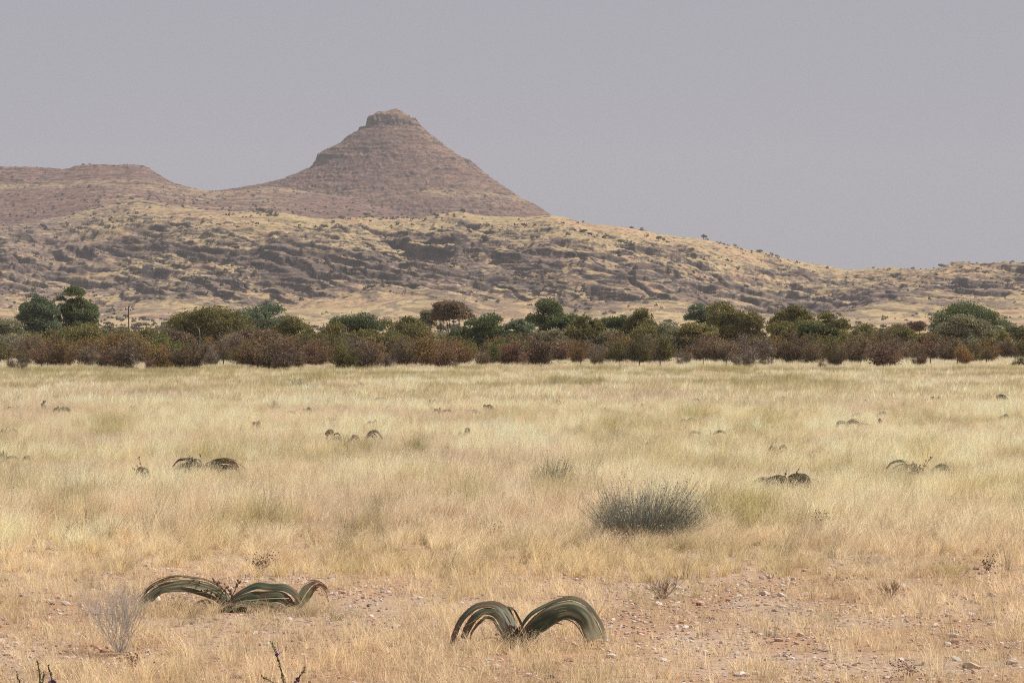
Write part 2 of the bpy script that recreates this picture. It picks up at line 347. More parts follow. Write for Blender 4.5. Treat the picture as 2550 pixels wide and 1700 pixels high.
def build_ground():
    d = np.concatenate([np.linspace(-30, 20, 12, endpoint=False), np.linspace(20, 60, 300, endpoint=False), np.geomspace(60, 4600, 260)])
    a = np.linspace(-1, 1, 520); a = 0.5*a + 0.5*a**3
    U, D = np.meshgrid(a, d); X = U*(60 + np.clip(D, 0, None)*0.9); Y = D
    Z = 0.03*fbm(X/3.0, Y/3.0, 5, 3) + 0.012*fbm(X/0.5, Y/0.5, 6, 2)
    Z = Z*sstep(-5, 22, Y) - 0.02
    Z = Z + 0.25*fbm(X/60, Y/60, 8, 2)*sstep(330, 600, Y)
    P1 = np.array((0.36, 0.230, 0.140)); P2 = np.array((0.33, 0.26, 0.165))
    C = np.broadcast_to(P1, U.shape+(3,)).copy()
    C = mixc(C, (0.42, 0.265, 0.165), 0.5*sstep(0.5, 0.75, vn(X/1.6, Y/2.5, 15)))
    C = mixc(C, (0.44, 0.34, 0.26), 0.6*sstep(0.45, 0.8, vn(X/0.9, Y/1.8, 16)))
    C = mixc(C, P2, sstep(34, 50, Y)*(1-0.6*sstep(345, 520, Y)))
    o = link('ground', grid_mesh('ground', X, Y, Z, C), terrain_mat('ground_soil', 9.0, 0.45, 0.7, 0.03)); tag(o, kind='structure')
def gz(x, y):
    x = np.asarray(x, float); y = np.asarray(y, float)
    return (0.03*fbm(x/3.0, y/3.0, 5, 3) + 0.012*fbm(x/0.5, y/0.5, 6, 2))*sstep(-5, 22, y) - 0.02

hillG = build_hills(); mtG = build_mountain(); build_ground()

# ------------------------------------------------------------------ vegetation builders
def tube(path, rad, n=5, V=None, Fq=None):
    P = np.asarray(path, float); k = len(P); rad = np.broadcast_to(np.asarray(rad, float), (k,))
    T = np.gradient(P, axis=0); T /= np.linalg.norm(T, axis=1, keepdims=True)+1e-9
    up = np.where(np.abs(T[:, 2:3]) > 0.9, np.array([[1., 0, 0]]), np.array([[0., 0, 1.]]))
    A = np.cross(T, up); A /= np.linalg.norm(A, axis=1, keepdims=True)+1e-9; B = np.cross(T, A)
    a = np.arange(n)*2*math.pi/n
    v = P[:, None] + rad[:, None, None]*(np.cos(a)[None, :, None]*A[:, None]+np.sin(a)[None, :, None]*B[:, None])
    off = sum(len(x) for x in V)
    i = np.arange(k-1)[:, None]*n; j = np.arange(n)[None, :]; j2 = (j+1) % n
    f = np.stack([i+j, i+j2, i+n+j2, i+n+j], -1).reshape(-1, 4)+off
    V.append(v.reshape(-1, 3)); Fq.append(f)
def rnd_unit(rng, n):
    v = rng.normal(size=(n, 3)); return v/np.linalg.norm(v, axis=1, keepdims=True)
def leaf_quads(rng, P, size, aspect=0.6, up=0.0):
    """one small diamond leaf per point, random attitude -> V, F"""
    n = len(P); a = rnd_unit(rng, n); b = rnd_unit(rng, n)
    a[:, 2] += up; a /= np.linalg.norm(a, axis=1, keepdims=True)
    b -= (a*b).sum(1, keepdims=True)*a; b /= np.linalg.norm(b, axis=1, keepdims=True)
    s = np.asarray(size)*rng.uniform(0.6, 1.4, n); s = s[:, None]
    V = np.stack([P-a*s*0.5, P+b*s*0.5*aspect, P+a*s*0.5, P-b*s*0.5*aspect], 1).reshape(-1, 3)
    return V, np.arange(4*n).reshape(-1, 4)
def tint4(rng, n, cols, var=0.18, wts=None):
    cols = np.array(cols, float); k = rng.choice(len(cols), n, p=wts)
    c = cols[k]*(1+rng.uniform(-var, var, (n, 1)))
    return np.repeat(c, 4, axis=0)
def crown_points(rng, W, H, D, zb, nlobe, nleaf, lobe=(0.16, 0.28), shape='dome', gap=0.35):
    """leaf points through a lumpy crown; returns points and lobe centres"""
    cs = []
    while len(cs) < nlobe:
        p = rng.uniform(-1, 1, 3)
        if shape == 'dome':
            if p[0]**2+p[1]**2+max(p[2], -0.1)**2 > 1 or (p**2).sum() < 0.10: continue
        elif shape == 'oval':
            if (p**2).sum() > 1: continue
        elif shape == 'umbrella':
            if p[0]**2+p[1]**2 > 1 or p[2] < -0.2+0.5*(p[0]**2+p[1]**2)*0: continue
        else:
            if (p**2).sum() > 1: continue
        cs.append(p)
    cs = np.array(cs)
    r = rng.uniform(*lobe, nlobe)*min(W, D, 1.4*H)
    sc = np.array([W/2, D/2, H/2])
    Cn = cs*(sc-np.array([1, 1, 0.8])*r.mean()*0.7)
    w_ = r**2; k = rng.choice(nlobe, nleaf, p=w_/w_.sum())
    d = rnd_unit(rng, nleaf); d[:, 2] = np.where(d[:, 2] < -0.3, -d[:, 2]*0.6, d[:, 2])
    rr = r[k]*(rng.uniform(0.35, 1.08, nleaf)**0.6)
    rag = 1+0.35*(rng.random(nleaf) < 0.06)
    P = Cn[k]+d*(rr*rag)[:, None]*np.array([1.15, 1.15, 0.75])
    keep = (vn(P[:, 0]*1.6+50, P[:, 2]*2.2+P[:, 1]*0.8, int(rng.integers(999)))) > gap*0.62
    P = P[keep]; P[:, 2] += zb+H/2
    Cw = Cn.copy(); Cw[:, 2] += zb+H/2
    return P, Cw
def limbs(rng, base, targets, r0, n=5, stems=1, spread=0.15, jit=0.15):
    V = []; Fq = []
    for k, t in enumerate(targets):
        b = np.array(base)+np.array([rng.normal()*spread, rng.normal()*spread, 0])*(stems > 1)
        fork = lerp(b, np.array([t[0]*0.15, t[1]*0.15, t[2]*0.35]), 1.0) if stems == 1 else lerp(b, t, 0.25)+np.array([0, 0, 0.15])
        mid = lerp(fork, t, 0.55)+rng.normal(size=3)*jit*np.linalg.norm(t-b)*0.35
        path = np.array([b+np.array([0, 0, -0.05]), fork, mid, t]); 
        u = np.linspace(0, 3, 9); pp = np.stack([np.interp(u, range(4), path[:, i]) for i in range(3)], 1)
        pp[1:-1] += rng.normal(size=(7, 3))*0.012*np.linalg.norm(t-b)
        tube(pp, np.linspace(r0*(1 if (stems == 1 and k == 0) else 0.6), r0*0.1, 9), n, V, Fq)
    return np.concatenate(V), np.concatenate(Fq)

LEAF = foliage_mat('leaf_green', trans=0.25, objcol=True)
BARK = solid_mat('bark', (0.115, 0.085, 0.065), nscale=6, var=0.4, objcol=False)
BARK_PALE = solid_mat('bark_pale', (0.34, 0.30, 0.25), nscale=6, var=0.3)
GREENS = {
 'bright': [(0.128, 0.153, 0.054), (0.177, 0.186, 0.072), (0.098, 0.107, 0.042)],
 'dark': [(0.116, 0.148, 0.061), (0.16, 0.192, 0.082), (0.221, 0.241, 0.102)],
 'blue': [(0.129, 0.168, 0.107), (0.177, 0.216, 0.132), (0.248, 0.277, 0.157)],
 'olive': [(0.195, 0.188, 0.066), (0.255, 0.22, 0.077), (0.323, 0.241, 0.082), (0.129, 0.145, 0.055)],
 'grey': [(0.311, 0.299, 0.179), (0.389, 0.36, 0.217), (0.233, 0.229, 0.139)],
 'yellow': [(0.337, 0.299, 0.114), (0.389, 0.336, 0.127), (0.233, 0.216, 0.09)],
 'brown': [(0.285, 0.181, 0.124), (0.221, 0.148, 0.102), (0.182, 0.158, 0.09)],
}
def make_tree(seed, u, top, width, d, kind, label, shape='dome', base=None, dens=1.0, trunk_show=0.07, bark=None, group='green trees behind the brown shrub belt', name='tree', cat='tree', lean=0.0, gap=0.35):
    rng = np.random.default_rng(seed)
    H = zz(top, d); W = width*d/F; D = W*0.9
    ht = H*(1-trunk_show)
    if shape == 'umbrella': ht = H*0.55
    root = empty(name, (ux(u, d), d, 0.0)); tag(root, label, cat, group)
    P, Cw = crown_points(rng, W, ht, D, H-ht, int((16+W*1.6)*(1.5 if shape == 'oval' else 1)), int((1.3 if shape == 'oval' else 1)*700*W*max(ht, 1.5)*dens)+900, (0.13, 0.25) if W > 3 else (0.2, 0.34), shape, gap)
    V, Fq = leaf_quads(rng, P, 0.20, 0.7)
    cols = GREENS[kind]
    c = tint4(rng, len(P), cols, 0.22)
    big = 0.80+0.40*vn(P[:, 0]*0.9+7, P[:, 2]*0.9+P[:, 1]*0.5, seed+3)
    c = c*np.repeat(big, 4)[:, None]
    link('crown', mkmesh('crown', V, Fq, False, {'tint': c}), LEAF, root)
    nb = min(len(Cw), 11); V, Fq = limbs(rng, (0, 0, 0), Cw[:nb], 0.05+0.022*W, 5)
    link('trunk', mkmesh('trunk', V, Fq, True), bark or BARK, root)
    return root

SHR = {
 'brown': ([(0.255, 0.178, 0.103), (0.196, 0.141, 0.085), (0.315, 0.233, 0.124), (0.162, 0.152, 0.074)], 'dusky brown'),
 'rust': ([(0.357, 0.192, 0.074), (0.281, 0.162, 0.074), (0.205, 0.171, 0.066), (0.393, 0.263, 0.082)], 'rusty-leaved'),
 'olive': ([(0.179, 0.178, 0.052), (0.222, 0.197, 0.058), (0.155, 0.162, 0.063), (0.273, 0.202, 0.066)], 'olive-brown'),
 'mauve': ([(0.264, 0.211, 0.146), (0.213, 0.171, 0.124), (0.315, 0.272, 0.182)], 'mauve-grey leafless'),
 'red': ([(0.324, 0.171, 0.103), (0.255, 0.157, 0.099), (0.205, 0.141, 0.082)], 'dull red'),
 'green': ([(0.155, 0.211, 0.052), (0.213, 0.272, 0.066), (0.128, 0.165, 0.049), (0.255, 0.222, 0.066)], 'green and yellow'),
}
def shrub_proto(seed, kind, W=3.2, H=2.7):
    """multi-stemmed shrub: fan of bare stems, fine twigs and small loose leaves"""
    rng = np.random.default_rng(seed)
    ns = 16; tg = []
    for i in range(ns):
        a = rng.uniform(0, 2*math.pi); q = rng.random()**0.6
        x = math.cos(a)*q*W*0.46; y = math.sin(a)*q*W*0.42
        tg.append((x, y, H*(0.40+0.60*rng.random())*(1-0.25*q*q)))
    tg = np.array(tg)
    V1, F1 = limbs(rng, (0, 0, 0), tg, 0.055, 4, stems=ns, spread=0.16, jit=0.22)
    # twigs
    Vt = []; Ft = []
    nt_ = 900
    k = rng.integers(0, ns, nt_); f = rng.uniform(0.16, 1.0, nt_)[:, None]
    p0 = lerp(np.zeros((nt_, 3)), tg[k], f**0.7); p0[:, 2] = tg[k][:, 2]*(f[:, 0]**1.15)
    dr = rnd_unit(rng, nt_); dr[:, 2] = np.abs(dr[:, 2])*0.8+0.05; L_ = (rng.uniform(0.2, 0.6, nt_)+0.5*(rng.random(nt_) < 0.15))[:, None]
    p1 = p0+dr*L_; sd_ = np.cross(dr, rnd_unit(rng, nt_)); sd_ /= np.linalg.norm(sd_, axis=1, keepdims=True); wd = 0.014
    Vt = np.stack([p0-sd_*wd, p0+sd_*wd, p1+sd_*wd*0.4, p1-sd_*wd*0.4], 1).reshape(-1, 3)
    Ft = np.arange(4*nt_).reshape(-1, 4)+len(V1)
    nl_ = {'mauve': 2600}.get(kind, 5200)
    k = rng.integers(0, nt_, nl_)
    P = lerp(p0[k], p1[k], rng.uniform(0.1, 1.15, nl_)[:, None])+rng.normal(size=(nl_, 3))*0.14
    P = P[P[:, 2] > 0.12]
    P = P[vn(P[:, 0]*1.7+9, P[:, 2]*1.9+P[:, 1]*0.6, seed) > 0.30]
    V, Fq = leaf_quads(rng, P, 0.092, 0.8)
    c = tint4(rng, len(P), SHR[kind][0], 0.25)
    c *= np.repeat(0.8+0.4*vn(P[:, 0]*1.3, P[:, 2]*1.3+P[:, 1], seed+5), 4)[:, None]
    return mkmesh('leaves', V, Fq, False, {'tint': c}), mkmesh('stems', np.concatenate([V1, Vt]), np.concatenate([F1, Ft]), False)

LANDMARK = [(45, 'the left edge'), (137, 'the twin trees'), (320, 'the pole'), (530, 'the broad olive tree'), (655, 'the blue-green tree'),
            (885, 'the two-peaked tree'), (1128, 'the umbrella tree'), (1215, 'the many-stemmed tree'), (1372, 'the twin-tufted tree'), (1592, 'the olive-topped tree'),
            (1740, 'the yellowish bush'), (1832, 'the flat-topped tree'), (2038, 'the bright green tree'), (2240, 'the tiny umbrella tree'), (2412, 'the dark dome tree'), (2530, 'the right edge')]
USED = {}
ORD = ['', 'second ', 'third ', 'fourth ', 'fifth ', 'sixth ', 'seventh ', 'eighth ', 'ninth ', 'tenth ', 'eleventh ', 'twelfth ']
def where(u):
    k = min(range(len(LANDMARK)), key=lambda i: abs(LANDMARK[i][0]-u)); lu, ln = LANDMARK[k]
    if abs(u-lu) < 22: return 'right below '+ln
    return ('left of ' if u < lu else 'right of ')+ln
def uniq(items):
    """items: (base text, tail, u) -> labels that differ, ties told apart by order from the left"""
    g = {}
    for i, (a, b, u) in enumerate(items): g.setdefault((a, b), []).append((u, i))
    out = [None]*len(items)
    for (a, b), L_ in g.items():
        L_.sort()
        for k, (u, i) in enumerate(L_):
            out[i] = f'{a} {b}' if len(L_) == 1 else (f'{a} {b}, ' + (f'{ORD[k]}' if k else 'first ') + 'from left')
    return out
# ------------------------------------------------------------------ trees behind the shrub belt
TREES = [
 # u, top, width, d, kind, label, opts
 (95, 722, 122, 400, 'blue', 'tall dark rounded tree, left-hand one of the tall twin pair', dict(trunk_show=0.03, shape='oval', gap=0.40)),
 (182, 712, 118, 405, 'dark', 'tall dark tree leaning right with forked trunk, right-hand one of the tall twin pair', dict(trunk_show=0.06, shape='oval', gap=0.40)),
 (15, 792, 150, 350, 'grey', 'soft grey-green bush cut by the left edge of the picture', dict()),
 (190, 803, 170, 335, 'olive', 'low olive-yellow bush at the foot of the tall twin trees', dict()),
 (275, 803, 60, 430, 'grey', 'small mauve-grey bush on the plain between twin trees and pole', dict()),
 (352, 812, 160, 430, 'olive', 'low wide bush around the foot of the utility pole', dict()),
 (430, 808, 110, 440, 'grey', 'low grey bush between utility pole and the broad olive tree', dict()),
 (530, 760, 205, 365, 'olive', 'broad olive-green tree with yellowish top, largest crown left of the cone', dict(trunk_show=0.12)),
 (655, 751, 175, 420, 'blue', 'blue-green round tree standing behind the broad olive tree', dict()),
 (730, 790, 120, 375, 'olive', 'low olive tree sloping down right of the blue-green round tree', dict()),
 (640, 815, 135, 312, 'brown', 'smooth dome-shaped grey-brown bush in front of the blue-green round tree', dict(trunk_show=0.03, dens=1.4, gap=0.1)),
 (885, 767, 150, 350, 'dark', 'dark green tree with two leafy peaks below the cone', dict()),
 (835, 795, 110, 345, 'olive', 'low olive shoulder tree left of the two-peaked dark tree', dict()),
 (1005, 778, 150, 355, 'olive', 'flat-topped olive-green tree between two-peaked tree and umbrella tree', dict()),
 (1128, 749, 100, 392, 'brown', 'thin umbrella-shaped thorn tree with brown crown and forked open trunk', dict(shape='umbrella', dens=1.0, gap=0.35)),
 (1098, 752, 46, 398, 'brown', 'slim flat-topped tree touching the left side of the brown umbrella tree', dict(shape='umbrella', dens=0.8, gap=0.5)),
 (1068, 771, 40, 400, 'grey', 'smallest grey sapling left of the umbrella trees', dict(shape='umbrella')),
 (1215, 772, 125, 352, 'dark', 'dark tree with upright stems right of the umbrella tree', dict()),
 (1290, 778, 100, 350, 'blue', 'mid-height green tree between upright-stemmed tree and the big dark tree', dict()),
 (1372, 741, 150, 365, 'dark', 'big dark tree with twin tufted tops, tallest in the middle', dict(trunk_show=0.12)),
 (1450, 784, 130, 360, 'olive', 'olive tree sloping down right of the big twin-tufted tree', dict()),
 (1532, 772, 100, 362, 'dark', 'low dark tree left of the tall olive-topped tree', dict()),
 (1592, 760, 112, 358, 'olive', 'olive-topped dark tree standing left of the pale bushes', dict()),
 (1660, 804, 130, 330, 'grey', 'pale grey-green bush behind the fence, left one of two pale bushes', dict()),
 (1740, 798, 120, 328, 'yellow', 'yellowish-green round bush behind the fence, right of the pale bush', dict()),
 (1758, 752, 105, 385, 'blue', 'blue-grey tree partly hidden behind the wide dark tree', dict()),
 (1832, 746, 150, 352, 'olive', 'wide flat-topped dark tree with sky-like gaps under its crown', dict(trunk_show=0.2)),
 (1965, 742, 130, 362, 'olive', 'tall rounded tree right of the wide flat-topped one', dict()),
 (1985, 785, 150, 345, 'olive', 'lower olive tree standing before the tall rounded tree', dict()),
 (2072, 772, 88, 350, 'olive', 'airy tree ending the right side of the tall tree group', dict(gap=0.5)),
 (2038, 800, 118, 300, 'bright', 'bright green small tree on a dark trunk standing in the shrubs', dict(trunk_show=0.4)),
 (2160, 822, 110, 380, 'olive', 'low dark bush right of the bright green small tree', dict()),
 (2240, 812, 110, 385, 'olive', 'rounded low bush between bright green tree and tiny umbrella tree', dict()),
 (2284, 800, 46, 460, 'brown', 'tiny dark umbrella tree on the pale sand', dict(shape='umbrella')),
 (2412, 755, 200, 410, 'dark', 'largest smooth dark dome of a tree near the right edge', dict(trunk_show=0.08, dens=1.2, gap=0.15)),
 (2392, 784, 140, 345, 'grey', 'pale grey-green rounded tree in front of the dark dome tree', dict(trunk_show=0.12, gap=0.2)),
 (2318, 826, 90, 335, 'olive', 'low olive bush left of the pale grey-green tree', dict()),
 (2478, 815, 90, 345, 'yellow', 'dull yellow-green bush right of the pale grey-green tree', dict()),
 (2540, 806, 90, 360, 'bright', 'green bush cut by the right edge of the picture', dict()),
 (2110, 832, 90, 400, 'grey', 'small grey bush far behind the bright green tree', dict()),
 (760, 815, 110, 345, 'olive', 'olive bush between dome-shaped bush and the two-peaked tree', dict()),
 (930, 815, 130, 335, 'olive', 'low olive-brown tree right under the two-peaked tree', dict()),
 (2640, 790, 150, 360, 'dark', 'dark tree outside the right edge', dict()),
 (-90, 780, 150, 360, 'olive', 'olive tree outside the left edge', dict()),
]
_r = np.random.default_rng(12); _it = []; _u = -120.0
while _u < 2680:
    _it.append((_u, _r.uniform(806, 826), _r.uniform(85, 135), _r.uniform(345, 400), str(_r.choice(['olive', 'dark', 'grey', 'brown', 'yellow'], p=[.42, .18, .16, .14, .10])))); _u += _r.uniform(58, 92)
def _add_rear():
    wd = {'olive': 'olive', 'dark': 'dark green', 'grey': 'grey-green', 'brown': 'brownish', 'yellow': 'yellow-green'}
    lb = uniq([(f'low {wd[k]} bush behind the shrub belt', where(u), u) for (u, t, w_, d, k) in _it])
    for (u, t, w_, d, k), l_ in zip(_it, lb): TREES.append((u, t, w_, d, k, l_, dict(dens=0.8)))
_add_rear()
for i, (u, top, wd, d, kind, lab, op) in enumerate(TREES):
    small = zz(top, d) < 3.4
    make_tree(100+i, u, top, wd, d, kind, lab, name='bush' if small else 'tree', cat='bush' if small else 'tree', **op)

# ------------------------------------------------------------------ brown shrub belt
KINDS = list(SHR)
PROTO = {k: [shrub_proto(500+17*j+n, k) for n in range(3)] for j, k in enumerate(KINDS)}
STEM_M = {k: solid_mat('twig_'+k, c, nscale=5, var=0.3, bump=0) for k, c in
          dict(brown=(0.12, 0.085, 0.07), rust=(0.12, 0.085, 0.065), olive=(0.11, 0.085, 0.06), mauve=(0.20, 0.155, 0.14), red=(0.13, 0.085, 0.075), green=(0.11, 0.09, 0.06)).items()}
def shrub_spots():
    rng = np.random.default_rng(42)
    S = []   # u, d, height m, width factor, kind, row word
    front = [(40, 236, 1.3, 1.5, 'mauve'), (215, 255, 2.6, 1.2, 'mauve'), (318, 236, 3.1, 1.15, 'brown'), (395, 240, 2.2, 1.0, 'olive'), (470, 232, 2.7, 1.25, 'brown'), (372, 232, 1.3, 0.8, 'red'),
             (625, 262, 2.7, 1.1, 'rust'), (685, 232, 2.9, 1.45, 'brown'), (790, 262, 2.7, 1.2, 'red'), (920, 248, 2.6, 1.2, 'red'), (1000, 258, 3.2, 1.0, 'brown'), (1065, 256, 3.3, 1.25, 'rust'),
             (1150, 272, 2.9, 1.1, 'rust'), (1250, 276, 3.3, 0.9, 'green'), (1345, 268, 2.6, 1.25, 'brown'), (1440, 285, 2.7, 1.0, 'rust'), (1540, 288, 2.9, 1.1, 'olive'), (1620, 292, 2.7, 1.0, 'brown'),
             (1858, 246, 2.3, 1.25, 'mauve'), (1760, 290, 2.5, 1.1, 'brown'), (2020, 278, 2.6, 1.1, 'brown'), (2205, 250, 2.5, 1.6, 'red'), (2045, 247, 0.9, 1.2, 'mauve'), (2540, 258, 1.2, 1.3, 'olive'),
             (1130, 245, 0.9, 1.3, 'mauve'), (560, 300, 1.8, 1.1, 'olive'), (1345, 246, 0.6, 1.5, 'green')]
    for a in front: S.append(a+('front',))
    for (u, d, h, wf, k) in [(105, 262, 2.3, 1.2, 'brown'), (150, 258, 1.9, 1.2, 'mauve'), (275, 250, 2.2, 1.0, 'red'), (440, 244, 1.7, 1.2, 'olive'), (520, 256, 2.1, 1.1, 'mauve'), (740, 246, 1.8, 1.3, 'brown'), (850, 256, 1.9, 1.2, 'olive'), (965, 246, 1.5, 1.3, 'mauve'),
         (1095, 262, 2.6, 0.9, 'rust'), (1200, 264, 1.7, 1.2, 'brown'), (1300, 262, 1.4, 1.3, 'mauve'), (1485, 268, 1.5, 1.2, 'brown'), (1700, 268, 1.9, 1.1, 'mauve'), (1905, 262, 1.2, 1.4, 'brown'), (2080, 262, 2.7, 0.8, 'brown'), (2290, 262, 1.5, 1.3, 'red'), (2400, 272, 2.2, 1.1, 'rust'), (1975, 280, 3.6, 0.8, 'brown'), (2140, 290, 3.4, 0.8, 'mauve'), (830, 285, 3.9, 0.8, 'olive'), (590, 290, 3.6, 0.8, 'mauve'), (1600, 288, 3.8, 0.8, 'olive')]:
        S.append((u, d, h, wf, k, 'front' if d < 275 else 'middle'))
    u = -160
    while u < 2700:
        r = rng.random()
        k = rng.choice(['brown', 'rust', 'olive', 'mauve', 'red'], p=[.30, .22, .22, .13, .13])
        S.append((u, rng.uniform(236, 312) if u < 1350 else rng.uniform(284, 334), rng.uniform(1.7, 3.5) if u < 1350 else rng.uniform(2.4, 3.7), rng.uniform(1.1, 1.5), str(k), 'middle')); u += rng.uniform(38, 62)
    u = -150
    while u < 2700:
        k = rng.choice(['brown', 'rust', 'olive', 'mauve', 'green'], p=[.28, .2, .3, .1, .12])
        S.append((u, rng.uniform(318, 342) if u < 1350 else rng.uniform(345, 372), rng.uniform(2.4, 4.0) if u < 1350 else rng.uniform(2.8, 4.4), rng.uniform(0.95, 1.3), str(k), 'back')); u += rng.uniform(46, 72)
    return S
SP = shrub_spots()
SHRUB_KEEP = [(ux(s_[0], s_[1]), s_[1], 1.6) for s_ in SP if s_[1] < 252]
rowtxt = {'front': 'out front in the grass', 'middle': 'in mid belt', 'back': 'at the belt back'}
LB = uniq([(f'{SHR[s[4]][1]} shrub {rowtxt[s[5]]}', where(s[0]), s[0]) for s in SP])
rng = np.random.default_rng(77)
first = {}
for i, (u, d, h, wf, k, row) in enumerate(SP):
    lv, st = PROTO[k][rng.integers(3)]
    key = (lv.name)
    if key not in first:
        root = empty('shrub', (0, 0, 0)); link('leaves', lv, LEAF, root); link('stems', st, STEM_M[k], root); first[key] = root
    else: root = copy_tree(first[key])
    s_ = h/2.75
    root.location = (ux(u, d), d, 0); root.scale = (s_*wf, s_*wf, s_); root.rotation_euler = (0, 0, rng.uniform(0, 6.28))
    v = rng.uniform(0.85, 1.2)
    for ch in root.children: ch.color = (v, v*rng.uniform(0.94, 1.04), v*rng.uniform(0.92, 1.05), 1)
    tag(root, LB[i], 'shrub', 'brown shrubs along the fence')
bpy.context.view_layer.update()
# pale dead limbs standing in the belt
def dead_limb(u, d, h, lean, label, seed, curve=0.0, thick=0.05):
    rng = np.random.default_rng(seed); V = []; Fq = []
    t = np.linspace(0, 1, 9)
    P = np.stack([lean*t+curve*np.sin(t*math.pi), 0.1*np.sin(t*5), h*t], 1); tube(P, np.linspace(thick, thick*0.3, 9), 6, V, Fq)
    for k in range(4):
        j = rng.integers(3, 8); q = P[j]; dr = np.array([rng.normal()*0.5, rng.normal()*0.3, 0.6])*h*0.28
        tube(np.array([q, q+dr*0.5+rng.normal(size=3)*0.04, q+dr]), [thick*0.4, thick*0.3, thick*0.15], 5, V, Fq)
    o = link('dead_branch', mkmesh('dead_branch', np.concatenate(V), np.concatenate(Fq), True), BARK_PALE, None, (ux(u, d), d, 0)); tag(o, label, 'dead branch', 'pale dead branches in the shrub belt')
dead_limb(1862, 244, 2.1, 0.15, 'pale dead branch curving up out of the mauve-grey shrub before the flat-topped tree', 1, 0.28, 0.045)
dead_limb(1848, 244.2, 1.7, -0.1, 'short straight dead branch beside the curved one before the flat-topped tree', 2, 0.0, 0.04)
dead_limb(930, 244, 3.0, -0.9, 'long pale dead branch slanting left below the two-peaked dark tree', 3, 0.1, 0.05)
dead_limb(484, 300, 4.0, 0.5, 'crooked grey dead branch in front of the broad olive tree', 4, 0.3, 0.06)
dead_limb(330, 233, 1.6, 0.12, 'white-barked leaning stub below the utility pole', 5, 0.05, 0.06)

# ------------------------------------------------------------------ fence and pole
IRON = solid_mat('fence_iron', (0.055, 0.045, 0.04), rough=0.6, nscale=20, var=0.3, bump=0)
def build_fence():
    root = empty('wire_fence', (0, 262, 0)); tag(root, 'long wire farm fence on dark posts running along the brown shrubs', 'fence')
    posts = [(-120, 925, 1), (20, 922, 1), (104, 920, 1), (196, 918, 0), (290, 919, 1), (430, 917, 0), (556, 916, 1), (700, 917, 0), (850, 916, 1), (980, 915, 0), (1110, 915, 1), (1200, 916, 0), (1295, 914, 1), (1395, 916, 0),
             (1446, 915, 1), (1500, 915, 0), (1543, 915, 0), (1592, 915, 1), (1644, 917, 1), (1752, 914, 0), (1808, 917, 1), (1862, 914, 0), (1922, 912, 1), (1973, 908, 1), (2020, 914, 0), (2085, 916, 1), (2143, 914, 0), (2200, 913, 0), (2256, 911, 0), (2317, 911, 1),
             (2384, 911, 1), (2456, 907, 1), (2528, 906, 1), (2620, 906, 1), (2720, 905, 1)]
    pts = []
    for i, (u, py, big) in enumerate(posts):
        x, y = at(u, py+1.5); h = 1.38 if big else 1.15; r = 0.055 if big else 0.026
        V = []; Fq = []; lean = 0.03*math.sin(i*2.3)
        tube(np.array([(0, 0, -0.1), (lean*0.5, 0, h*0.5), (lean, 0, h)]), [r, r*0.95, r*0.85], 6, V, Fq)
        link('post', mkmesh('post', np.concatenate(V), np.concatenate(Fq), True), IRON, root, (x, y-262, 0)); pts.append((x, y-262))
    V = []; Fq = []
    for z in (0.25, 0.5, 0.75, 1.0, 1.12):
        for (a, b) in zip(pts[:-1], pts[1:]):
            tube(np.array([(a[0], a[1], z), ((a[0]+b[0])/2, (a[1]+b[1])/2, z-0.02), (b[0], b[1], z)]), 0.003, 3, V, Fq)
    link('wires', mkmesh('wires', np.concatenate(V), np.concatenate(Fq)), IRON, root)
build_fence()
def build_pole():
    d = 450.0; h = zz(762, d); root = empty('utility_pole', (ux(320, d), d, 0)); tag(root, 'lone thin wooden utility pole rising above the low bushes left of the cone', 'pole')
    V = []; Fq = []; tube(np.array([(0.12, 0, -0.2), (0.05, 0, h/2), (0.0, 0, h)]), [0.11, 0.095, 0.08], 8, V, Fq); link('post', mkmesh('post', np.concatenate(V), np.concatenate(Fq), True), BARK, root)
    V = []; Fq = []; tube(np.array([(-0.55, 0, h-0.55), (0.1, 0, h-0.45)]), [0.05, 0.05], 4, V, Fq); link('crossarm', mkmesh('crossarm', np.concatenate(V), np.concatenate(Fq)), IRON, root)
    for (x, z) in ((0.12, h-0.05), (-0.45, h-0.40), (0.28, h-0.62)):
        V = []; Fq = []; tube(np.array([(x, 0, z-0.14), (x, 0, z), (x, 0, z+0.12)]), [0.05, 0.10, 0.06], 7, V, Fq); link('insulator', mkmesh('insulator', np.concatenate(V), np.concatenate(Fq), True), IRON, root)
build_pole()

